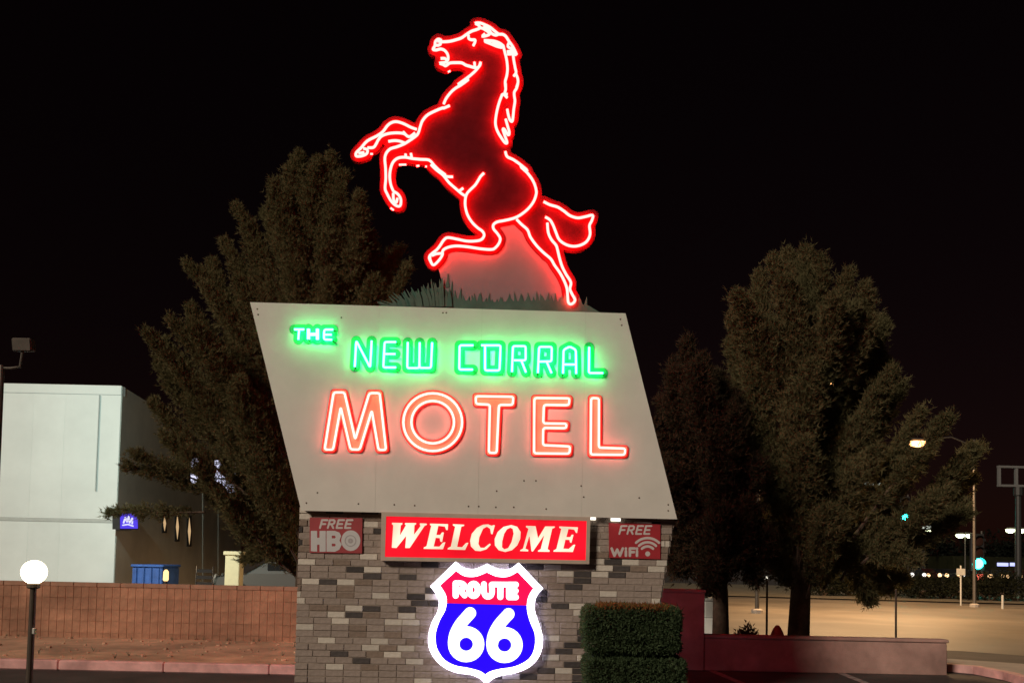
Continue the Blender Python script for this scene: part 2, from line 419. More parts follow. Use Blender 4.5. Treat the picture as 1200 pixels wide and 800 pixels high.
def brick_geo(L, h=pitch - jt, dp=.06, c=.003):
    V = [(0, -dp, 0), (L, -dp, 0), (L, -dp, h), (0, -dp, h), (0, -c, 0), (L, -c, 0), (L, -c, h), (0, -c, h), (c, 0, c), (L - c, 0, c), (L - c, 0, h - c), (c, 0, h - c)]
    V = [(x, -y, z) for x, y, z in V]
    Fc = [(8, 9, 10, 11)]
    for k in range(4):
        j = (k + 1) % 4; Fc += [(4 + k, 4 + j, 8 + j, 8 + k), (k, j, 4 + j, 4 + k)]
    return V, Fc
BM = {}
def brick_mesh(L, kind):
    k = (round(L, 2), kind)
    if k not in BM:
        me = bpy.data.meshes.new('brick'); g = brick_geo(k[0] - jt); me.from_pydata(g[0], [], g[1]); me.materials.append(M[kind]); BM[k] = me
    return BM[k]
def to_px(p):
    d = Vector(p) - EYE; z = d.dot(fw); return (PPX + F * d.dot(rt) / z, PPY - F * d.dot(up) / z)
HID = [(444, 598, 692, 662), (512, 668, 626, 775), (361, 602, 426, 646), (713, 612, 774, 652), (690, 714, 800, 830)]
vis = []; rest = []
rowz = 0.004; r_ = 0
rb = random.Random(21)
while rowz < zTop - .02:
    a0 = leftA(rowz + .03); a1 = rightA(rowz + .03); x = a0 - (rb.choice([0, .5, .25, .75]) * blen)
    prev = None
    while x < a1:
        s_, e_ = max(x, a0), min(x + blen, a1)
        if e_ - s_ > .03:
            q = rb.random(); kind = 'brick_dark' if q < .18 else ('brick_light' if q < .34 else ('brick_brown' if q < .46 else 'brick'))
            if kind == prev and kind != 'brick' and rb.random() < .6: kind = 'brick'
            prev = kind
            c = to_px(PA((s_ + e_) / 2, rowz + .03)); hid = c[1] > 803 or any(b_[0] < c[0] < b_[2] and b_[1] < c[1] < b_[3] for b_ in HID)
            (rest if hid else vis).append((s_, e_ - s_, rowz, kind, rb.uniform(-.004, .004)))
        x += blen
    rowz += pitch; r_ += 1
vis.sort(key=lambda t: -t[1])
extra = vis[300:]; vis = vis[:300]
rot = Matrix.Rotation(YAW, 4, 'Z')
for a, L, z, kind, dd in vis:
    o = bpy.data.objects.new('brick', brick_mesh(L, kind)); COL.objects.link(o); o.parent = pil
    p = PA(a, z, dd) - BASE[pil.name]; o.location = p; o.rotation_euler = (0, 0, YAW)
for kind in ('brick', 'brick_light', 'brick_dark', 'brick_brown'):
    gs = [xf(brick_geo(L - jt), Matrix.Translation(PA(a, z, dd)) @ rot) for a, L, z, k2, dd in rest + extra if k2 == kind]
    obj('brick_remainder', merge(*gs), kind, pil, kind='stuff')
# returns of brick on the two sides, laid course by course
gs = []
z = .004
while z < zTop - .02:
    for side in (0, 1):
        a = leftA(z + .03) if side == 0 else rightA(z + .03); dq = -.02 - rb.choice([0, .09])
        d = -.015
        while d > -.58:
            L = min(blen, d + .60)
            if L > .04:
                o2 = .004 if side else -.004
                gs.append(slab([PA(a + o2, z, d), PA(a + o2, z, d - L + jt), PA(a + o2, z + pitch - jt, d - L + jt), PA(a + o2, z + pitch - jt, d)],
                               [PA(a - o2 * 4, z, d), PA(a - o2 * 4, z, d - L + jt), PA(a - o2 * 4, z + pitch - jt, d - L + jt), PA(a - o2 * 4, z + pitch - jt, d)]))
            d -= blen
    z += pitch
obj('side_brick', merge(*gs), 'brick', pil, kind='stuff')

# ================================================================== THE SIGN CABINET
sg = thing('sign_cabinet', 'large cream slanted sign board with green and orange neon words', 'sign', SIGN.pt(570, 600))
C4 = [(293, 354), (733, 367), (793.5, 608), (353, 598)]
core_f = [SIGN.pt(x, y, -.004) for x, y in [(295, 356), (354, 597), (792.5, 607), (732, 369)]]
obj('cabinet_body', slab(core_f, [p - SN * .36 for p in core_f]), 'cabinet', sg)
def lerp(a, b, t): return (a[0] + (b[0] - a[0]) * t, a[1] + (b[1] - a[1]) * t)
cuts = [0, .268, .533, .80, 1]
for i in range(4):
    e = .00018
    t0, t1 = cuts[i] + (e if i else 0), cuts[i + 1] - (e if i < 3 else 0)
    # seams run vertically in the sheet; edges slanted at the two ends
    def edge(t, top):
        a = lerp(C4[0], C4[1], t) if top else lerp(C4[3], C4[2], t); return a
    def xseam(t, top):
        if t <= .001 or t >= .999: return edge(t, top)
        xm_ = 320 + 455 * t + (2.5 if top else -2.5)
        tt = (xm_ - C4[0][0]) / (C4[1][0] - C4[0][0]) if top else (xm_ - C4[3][0]) / (C4[2][0] - C4[3][0])
        return edge(tt, top)
    q = [xseam(t0, 1), xseam(t0, 0), xseam(t1, 0), xseam(t1, 1)]
    fr = [SIGN.pt(x, y, 0) for x, y in q]; obj('face_sheet', slab(fr, [p - SN * .003 for p in fr]), 'panel', sg)
sc = [(301.5, 362), (302.5, 368.5), (727, 374), (728.5, 381), (519, 366.5), (523, 366.5), (359, 589), (420, 590), (486, 592), (549, 593), (561, 593), (602, 594), (614, 563), (628, 563), (681, 569), (684, 582), (582, 575), (581, 594), (749, 583), (783, 591), (783, 598), (462, 591), (640, 596), (372, 577), (400, 372)]
for x, y in sc:
    p = SIGN.pt(x, y, 0); m4 = Matrix.Translation(p) @ rot @ Matrix.Rotation(R(90), 4, 'X')
    obj('screw', xf(lathe([(.009, 0), (.009, .002), (.005, .005)], 8), m4), 'screw', sg)
# lower lip shadow gap
lip = [SIGN.pt(353.5, 598.3, .004), SIGN.pt(793, 608.3, .004)]
def neon(name, paths, m, parent, d, rad, closed=False, smooth=True, sub=4, n=8):
    gs = []
    for p in paths:
        P = smooth2(p, closed, sub) if smooth else [tuple(q) for q in p]
        gs.append(tube([SIGN.pt(x, y, d) for x, y in P], rad, n, closed))
    return obj(name, merge(*gs), m, parent, smooth=True)
c7 = fpt(5.714, 330, 360); c8 = fpt(5.714, 525, 380)
def rounded(pts, closed=False, r=1.6):
    """polyline with small rounded corners"""
    P = [np.array(p, float) for p in pts]; N = len(P); out = []
    for i in range(N):
        if not closed and i in (0, N - 1): out.append(tuple(P[i])); continue
        a, b, c = P[(i - 1) % N], P[i], P[(i + 1) % N]
        ra = min(r, np.linalg.norm(a - b) * .45); rc = min(r, np.linalg.norm(c - b) * .45)
        s_ = b + (a - b) / (np.linalg.norm(a - b) + 1e-9) * ra; e_ = b + (c - b) / (np.linalg.norm(c - b) + 1e-9) * rc
        for t in (0, .25, .5, .75, 1): out.append(tuple((1 - t) ** 2 * s_ + 2 * t * (1 - t) * b + t * t * e_))
    return out
GREEN = [
    [c7([(85, 148), (152, 148)]), c7([(117, 152), (112, 215)])],
    [c7([(180, 145), (180, 213)]), c7([(240, 145), (240, 215)]), c7([(184, 181), (236, 181)])],
    [c7([(345, 149), (285, 149), (283, 215), (338, 217)]), c7([(287, 183), (335, 183)])],
    [c7([(490, 398), (500, 224), (593, 402), (603, 224)])],
    [c7([(766, 232), (690, 232), (681, 402), (766, 402)]), c7([(688, 312), (762, 312)])],
    [c7([(845, 234), (841, 406), (922, 406), (925, 236)]), c7([(923, 370), (924, 405), (1000, 405), (1008, 236)])],
    [c8([(170, 140), (78, 140), (75, 302), (167, 302)])],
    [c8([(222, 140), (352, 140), (345, 308), (248, 308), (248, 146)])],
    [c8([(428, 318), (435, 145), (520, 145), (520, 240), (440, 240)]), c8([(492, 244), (522, 320)])],
    [c8([(602, 325), (610, 150), (695, 150), (693, 247), (612, 249)]), c8([(662, 252), (693, 325)])],
    [c8([(770, 328), (774, 170), (815, 148), (856, 170), (858, 330)]), c8([(775, 268), (855, 268)])],
    [c8([(945, 152), (943, 325), (1038, 325)])]]
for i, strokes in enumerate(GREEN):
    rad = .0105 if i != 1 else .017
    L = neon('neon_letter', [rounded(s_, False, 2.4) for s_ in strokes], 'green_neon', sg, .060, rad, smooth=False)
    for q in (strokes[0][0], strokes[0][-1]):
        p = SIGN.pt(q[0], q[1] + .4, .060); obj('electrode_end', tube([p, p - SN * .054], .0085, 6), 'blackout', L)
    obj('glow_back', plate([('line', s_, 5.9) for s_ in strokes], SIGN.pt, .0035 + (i % 2) * .0012, .0034, .9), 'green_glow_back', L)  # green glow round the tubes painted on as wide strokes
c1 = fpt(6.316, 370, 445); c2 = fpt(5.714, 540, 450)
circ = lambda r_x, r_y, cx=866, cy=312, n=40: [(cx + r_x * math.cos(2 * math.pi * k / n), cy + r_y * math.sin(2 * math.pi * k / n)) for k in range(n)]
MOT = [
    [c1([(66, 514), (133, 92), (212, 92), (292, 440), (397, 97), (473, 97), (520, 517), (465, 517), (415, 225), (325, 515), (258, 513), (185, 200), (128, 516)])],
    [c1(circ(217, 213)), c1(circ(158, 157))],
    [c2([(100, 80), (352, 84), (348, 138), (255, 138), (240, 460), (188, 458), (195, 136), (102, 132)])],
    [c2([(493, 92), (728, 94), (724, 140), (556, 138), (552, 262), (708, 264), (706, 294), (552, 292), (550, 408), (732, 416), (728, 464), (491, 462)])],
    [c2([(873, 92), (925, 94), (924, 425), (1102, 430), (1098, 472), (870, 470)])]]
for i, loops in enumerate(MOT):
    shp = [('poly', loops[0], 2.4)]
    if i == 1: shp.append(('hole', loops[1], -2.4))
    lf = obj('letter_face', plate(shp, SIGN.pt, .015, .014, .7), 'letter', sg)
    rim = [('poly', loops[0], 3.9)] + ([('hole', loops[1], -3.9)] if i == 1 else [])
    obj('glow_rim', plate(rim, SIGN.pt, .012, .0115, .7), 'glow_edge', lf)  # red rim round the letter, its paint standing in for the glow
    neon('neon_tube', [rounded(l, True, 3.0) if i != 1 else l for l in loops], 'motel_neon', lf, .036, .0112, closed=True, smooth=False)

# ================================================================== WELCOME sign
ws = thing('welcome_sign', 'red lit box sign with cream italic word between brick and board', 'sign', SIGN.pt(569, 660, .0))
WP = Plane(PILL.p0, PILL.n)
of = [(447, 599.5), (446, 656.5), (690.5, 660.5), (692, 605.5)]; inn = [(452.5, 604.5), (451, 652), (686.5, 656), (687.5, 610)]
fo = [WP.pt(x, y, .11) for x, y in of]; fi = [WP.pt(x, y, .11) for x, y in inn]; bo = [p - SN * .108 for p in fo]; bi = [p - SN * .02 for p in fi]
V = fo + fi + bo + bi; Fc = []
for k in range(4):
    j = (k + 1) % 4; Fc += [(k, j, 4 + j, 4 + k), (j, k, 8 + k, 8 + j), (4 + k, 4 + j, 12 + j, 12 + k)]
Fc.append((8, 9, 10, 11)[::-1])
obj('frame', (V, Fc), 'frame', ws)
def lit_plastic(name, col, strength, var, scale, dark=.4):
    m = mat(name, tuple(c * .7 for c in col), .35)
    t = m.node_tree; b = t.nodes['Principled BSDF']; tc = t.nodes.new('ShaderNodeTexCoord'); n = t.nodes.new('ShaderNodeTexNoise'); n.inputs['Scale'].default_value = scale; n.inputs['Detail'].default_value = 1
    t.links.new(tc.outputs['Object'], n.inputs['Vector']); mr = t.nodes.new('ShaderNodeMapRange'); mr.inputs['From Min'].default_value = .35; mr.inputs['From Max'].default_value = .65
    mr.inputs['To Min'].default_value = strength * (1 - var); mr.inputs['To Max'].default_value = strength * (1 + var)
    t.links.new(n.outputs['Fac'], mr.inputs[0]); t.links.new(mr.outputs[0], b.inputs['Emission Strength']); b.inputs['Emission Color'].default_value = (*col, 1)
    return m
M['red_lit'] = lit_plastic('red_backlit_plastic', (1.0, .006, .022), .80, .30, 2.2)
M['cream_lit'] = lit_plastic('cream_backlit_plastic', (1.0, .86, .66), .82, .32, 3.2)
fb = [WP.pt(x, y, .096) for x, y in inn]
obj('face', slab(fb, [p - SN * .006 for p in fb]), 'red_lit', ws)
w0 = fpt(10, 450, 600)
WEL = [
    [[(95, 122), (215, 125), (213, 140), (195, 150), (185, 275), (260, 150), (245, 140), (248, 125), (375, 125), (375, 138), (355, 150), (350, 265), (430, 160), (420, 140), (422, 128), (500, 132), (500, 145), (475, 155), (300, 415), (250, 415), (262, 270), (145, 415), (92, 412), (110, 150), (95, 138)]],
    [[(540, 132), (750, 138), (745, 205), (730, 205), (715, 165), (635, 155), (612, 265), (660, 265), (680, 235), (700, 235), (680, 345), (660, 340), (655, 300), (605, 295), (580, 400), (650, 402), (690, 355), (718, 350), (690, 430), (465, 425), (468, 410), (500, 395), (555, 155), (540, 148)]],
    [[(808, 138), (940, 145), (935, 158), (905, 165), (855, 405), (915, 408), (960, 360), (988, 355), (950, 438), (745, 432), (750, 418), (785, 400), (835, 165), (808, 152)]],
    [[(1298, 150), (1270, 255), (1255, 250), (1245, 190), (1205, 165), (1160, 190), (1115, 290), (1105, 370), (1130, 415), (1175, 415), (1240, 365), (1250, 378), (1200, 430), (1130, 452), (1070, 447), (1020, 398), (1010, 330), (1030, 250), (1090, 180), (1160, 145), (1220, 140), (1262, 158), (1280, 150)]],
    [[(1490, 148), (1560, 168), (1600, 230), (1595, 310), (1560, 385), (1500, 440), (1420, 462), (1345, 442), (1300, 385), (1298, 310), (1333, 230), (1400, 170)], [(1480, 177), (1510, 192), (1520, 250), (1495, 350), (1455, 418), (1410, 433), (1382, 408), (1384, 340), (1407, 250), (1440, 197)]],
    [[(1665, 158), (1775, 162), (1805, 305), (1890, 165), (2000, 165), (1998, 178), (1970, 190), (1915, 430), (1940, 445), (1938, 460), (1805, 458), (1808, 445), (1838, 430), (1880, 260), (1745, 455), (1730, 455), (1705, 265), (1655, 425), (1690, 440), (1688, 455), (1595, 452), (1600, 440), (1630, 425), (1695, 190), (1665, 172)]],
    [[(2055, 165), (2272, 175), (2262, 240), (2250, 238), (2230, 200), (2160, 192), (2135, 290), (2185, 290), (2200, 262), (2220, 262), (2195, 355), (2180, 350), (2175, 320), (2125, 318), (2100, 425), (2165, 428), (2220, 380), (2240, 378), (2212, 462), (1985, 458), (1990, 445), (2022, 428), (2080, 190), (2055, 180)]]]
for loops in WEL:
    shp = [('poly', w0(loops[0]), .12)] + [('hole', w0(l), -.1) for l in loops[1:]]
    obj('letter', plate(shp, WP.pt, .0995, .003, .45), 'cream_lit', ws)

# ================================================================== highway shield
hs = thing('shield_sign', 'glowing white edged road shield in red and blue on the brick', 'sign', PILL.pt(569, 800, .05))
s0 = fpt(5.333, 490, 650)
OUT = s0(smooth2([(235, 40), (285, 78), (355, 86), (432, 54)], sub=4)[:-1] + smooth2([(432, 54), (500, 86), (572, 86), (628, 47)], sub=4)[:-1] + [(628, 47), (782, 208)] + smooth2([(782, 208), (738, 260), (728, 340), (752, 420), (776, 500), (775, 580), (745, 650), (690, 702), (610, 735), (520, 752), (462, 776), (425, 812)], sub=3)[1:] + smooth2([(425, 812), (395, 776), (330, 747), (240, 735), (160, 700), (98, 640), (66, 570), (65, 490), (90, 410), (122, 350), (127, 270), (75, 195)], sub=3)[1:])
INN = s0(smooth2([(237, 97), (290, 130), (360, 133), (430, 106)], sub=4)[:-1] + smooth2([(430, 106), (490, 132), (560, 134), (622, 103)], sub=4)[:-1] + [(622, 103), (722, 207)] + smooth2([(722, 207), (690, 260), (681, 335), (700, 415), (730, 490), (730, 570), (705, 635), (655, 675), (590, 700), (510, 712), (450, 728), (420, 748)], sub=3)[1:] + smooth2([(420, 748), (385, 725), (310, 705), (230, 690), (165, 655), (122, 595), (108, 540), (110, 480), (135, 405), (168, 345), (178, 280), (165, 235), (135, 190)], sub=3)[1:])
M['white_lit'] = lamp('white_backlit_plastic', (4.6, 4.2, 4.9))
M['num_lit'] = lamp('white_backlit_figures', (2.0, 2.1, 2.1))
M['red_shield'] = lit_plastic('red_backlit_shield', (1.0, .004, .075), .90, .15, 3)
M['blue_shield'] = lit_plastic('blue_backlit_shield', (.018, .001, 1.0), 1.0, .12, 3)
M['halo_led'] = lamp('cool_white_led_strip', (16, 15, 25))
obj('can', plate([('poly', OUT, -1.2)], PILL.pt, .085, .07, 1.0), 'alu', hs)
obj('border', plate([('poly', OUT, 0), ('hole', INN, 0)], PILL.pt, .10, .014, .8), 'white_lit', hs)
dv = (300 / 5.333 + 650, 315 / 5.333 + 650)
y_l, y_r = dv
def clip_half(poly, top):
    f = lambda p: (p[1] - (y_l + (y_r - y_l) * (p[0] - 520) / 100)) * (1 if top else -1)
    out = []
    for i in range(len(poly)):
        a, b = poly[i], poly[(i + 1) % len(poly)]; fa, fb_ = f(a), f(b)
        if fa <= 0: out.append(a)
        if (fa <= 0) != (fb_ <= 0): t = fa / (fa - fb_); out.append(lerp(a, b, t))
    return out
obj('red_field', plate([('poly', clip_half(INN, True), -.25)], PILL.pt, .094, .006, .8), 'red_shield', hs)
obj('blue_field', plate([('poly', clip_half(INN, False), -.25)], PILL.pt, .094, .006, .8), 'blue_shield', hs)
# LED strip behind the can lights the brick
ledp = [PILL.pt(570 + (x - 570) * .955, 733 + (y - 733) * .955, .013) for x, y in OUT[::2]]
obj('led_strip', tube(ledp, .005, 5, True), 'halo_led', hs)
r3 = fpt(10.909, 515, 670)
RT = [[('line', r3([(207, 142), (207, 298)]), 3.5), ('line', r3(smooth2([(207, 142), (280, 142), (318, 175), (280, 222), (215, 222)])), 3.2), ('line', r3([(262, 230), (322, 296)]), 3.3)],
      [('line', r3([(437 + 54 * math.cos(a * .3142), 225 + 76 * math.sin(a * .3142)) for a in range(21)]), 3.6)],
      [('line', r3(smooth2([(568, 152), (570, 250), (590, 300), (622, 312), (655, 298), (672, 250), (668, 160)])), 3.3)],
      [('line', r3([(672, 156), (880, 158)]), 3.2), ('line', r3([(780, 160), (778, 315)]), 3.5)],
      [('line', r3([(975, 160), (890, 160), (890, 318), (975, 318)]), 3.5), ('line', r3([(890, 238), (972, 238)]), 3.5)]]
for shp in RT: obj('letter', plate(shp, PILL.pt, .103, .004, .5), 'num_lit', hs)
for cx, cy, tx, ty in ((300, 556, 325, 362), (540, 561, 565, 368)):
    ring = [(cx + 78 * math.cos(2 * math.pi * k / 24), cy + 77 * math.sin(2 * math.pi * k / 24)) for k in range(25)]
    st = smooth2([(cx - 77, cy - 10), (cx - 68, cy - 62), (cx - 35, cy - 125), (tx, ty)])
    obj('figure', plate([('line', s0(ring), 6.6), ('line', s0(st), 6.9)], PILL.pt, .103, .004, .7), 'num_lit', hs)

# unseen rear shield, added to put white fill on the wall behind
PLN[0] = -SN; RB = lambda x, y, d: PILL.pt(x, y, -.62 - d)
obj('rear_fill_border', plate([('poly', OUT, 0), ('hole', INN, 0)], RB, .10, .09, 1.2), 'white_lit', hs)
obj('rear_fill_red', plate([('poly', clip_half(INN, True), -.25)], RB, .094, .006, 1.2), 'red_shield', hs)
obj('rear_fill_blue', plate([('poly', clip_half(INN, False), -.25)], RB, .094, .006, 1.2), 'blue_shield', hs)
PLN[0] = SN
# ================================================================== two small red plates
M['plate_red'] = mat('faded_red_plate', (.36, .045, .055), .55, var=.12, scale=5)
M['plate_white'] = mat('dull_white_vinyl', (.62, .56, .56), .6, var=.06)
M['plate_grey'] = mat('pale_grey_vinyl', (.60, .59, .61), .55, var=.05)
M['plate_mark'] = mat('grey_print', (.40, .37, .39), .6)
def strokes(L, pt_, d, w_): return [('line', s_, w_) for s_ in L]
def italic(ch, x0, x1, y0, y1, sl):
    """stroke letter in a box with slant"""
    g = {'F': [[(0, 1), (0, 0), (1, 0)], [(0, .5), (.8, .5)]], 'R': [[(0, 1), (0, 0), (.7, 0), (.95, .12), (.95, .38), (.7, .52), (0, .52)], [(.5, .55), (1, 1)]],
         'E': [[(1, 0), (0, 0), (0, 1), (1, 1)], [(0, .5), (.85, .5)]], 'W': [[(0, 0), (.25, 1), (.5, .15), (.75, 1), (1, 0)]], 'i': [[(.5, .36), (.5, 1)], [(.5, 0), (.5, .04)]]}[ch]
    return [[(x0 + (x1 - x0) * a + sl * (1 - b), y0 + (y1 - y0) * b) for a, b in s_] for s_ in g]
hb = thing('small_red_sign', 'small faded red plate with pale grey block capitals, left of the lit red sign', 'sign', PILL.pt(393, 647))
h0 = fpt(11.43, 340, 590)
quad = [h0([p])[0] for p in ((262, 182), (262, 655), (962, 662), (968, 190))]
fr = [PILL.pt(x, y, .016) for x, y in quad]; obj('plate', slab(fr, [p - SN * .012 for p in fr]), 'plate_red', hb)
for ch, x0 in (('F', 400), ('R', 505), ('E', 622), ('E', 735)):
    obj('letter', plate([('line', h0(s_), 1.15) for s_ in italic(ch, x0, x0 + 72, 218, 322, 28)], PILL.pt, .018, .0015, .5), 'plate_white', hb)
obj('letter', plate([('poly', h0([(278, 362), (360, 362), (360, 455), (395, 455), (395, 362), (476, 362), (476, 638), (395, 640), (395, 545), (360, 545), (360, 638), (278, 632)]), .1)], PILL.pt, .018, .0015, .5), 'plate_grey', hb)
obj('letter', plate([('poly', h0([(488, 362), (600, 362), (660, 385), (682, 430), (660, 490), (690, 545), (660, 610), (600, 640), (488, 638)]), .1), ('hole', h0([(558, 425), (600, 425), (612, 445), (600, 462), (558, 462)]), 0), ('hole', h0([(558, 532), (600, 532), (612, 550), (600, 568), (558, 568)]), 0)], PILL.pt, .018, .0015, .5), 'plate_grey', hb)
obj('letter', plate([('poly', h0([(812 + 128 * math.cos(k * .2618), 492 + 138 * math.sin(k * .2618)) for k in range(24)]), 0)], PILL.pt, .0172, .0012, .5), 'plate_grey', hb)
for r1 in (72, 20):
    obj('ring', plate([('line', h0([(808 + r1 * math.cos(k * .2618), 495 + r1 * math.sin(k * .2618)) for k in range(25)]), .55 if r1 > 50 else 1.2)], PILL.pt, .0186, .0012, .45), 'plate_mark', hb)
wf = thing('small_red_sign', 'small red plate with white lettering and radio wave symbol, right of the lit red sign', 'sign', PILL.pt(743, 654))
f0 = fpt(10, 690, 590)
M['plate_red2'] = mat('red_vinyl_plate', (.40, .028, .04), .5, var=.1, scale=5)
quad = [f0([p])[0] for p in ((234, 222), (240, 632), (838, 648), (840, 240))]
fr = [PILL.pt(x, y, .016) for x, y in quad]; obj('plate', slab(fr, [p - SN * .012 for p in fr]), 'plate_red2', wf)
obj('label_strip', plate([('poly', f0([(528, 206), (528, 222), (738, 230), (738, 212)]), 0)], PILL.pt, .022, .004, .5), 'plate_white', wf)
for ch, x0 in (('F', 358), ('R', 452), ('E', 552), ('E', 648)):
    obj('letter', plate([('line', f0(s_), 1.05) for s_ in italic(ch, x0, x0 + 62, 260, 352, 24)], PILL.pt, .018, .0015, .5), 'plate_white', wf)
for ch, x0, x1 in (('W', 268, 398), ('i', 415, 455), ('F', 482, 540), ('i', 548, 582)):
    obj('letter', plate([('line', f0(s_), 1.5) for s_ in italic(ch, x0, x1, 522, 608, 0)], PILL.pt, .018, .0015, .5), 'plate_white', wf)
for r1 in (190, 140, 92):
    obj('wave_arc', plate([('line', f0([(688 + r1 * math.cos(R(a)), 590 - r1 * math.sin(R(a))) for a in range(45, 136, 6)]), 1.45)], PILL.pt, .018, .0015, .5), 'plate_white', wf)
obj('dot', plate([('poly', f0([(690 + 30 * math.cos(k * .5236), 585 + 30 * math.sin(k * .5236)) for k in range(12)]), 0)], PILL.pt, .018, .0015, .5), 'plate_white', wf)
# glowing tubes added for two glints of leaking light under the board
M['white_glow'] = lamp('small_white_glow', (2.4, 2.2, 1.8))
for (x0, x1, y), lb in (((691, 698, 607), 'tiny white glint, an added glow, at the right end of the lit red sign'), ((716, 727, 608.4), 'tiny white glint, an added glow, above the plate with the radio wave symbol')):
    a, b = PILL.pt(x0, y, .05), PILL.pt(x1, y + .3, .05)
    t = thing('gap_glint', lb, 'lamp', a, 'added glints under the board'); obj('glint_tube', tube([a, b], .016, 8), 'white_glow', t)
    obj('glint_holder', tube([a + Vector((0, 0, .02)), a + Vector((0, 0, .045)) - SN * .02], .012, 6), 'alu', t)

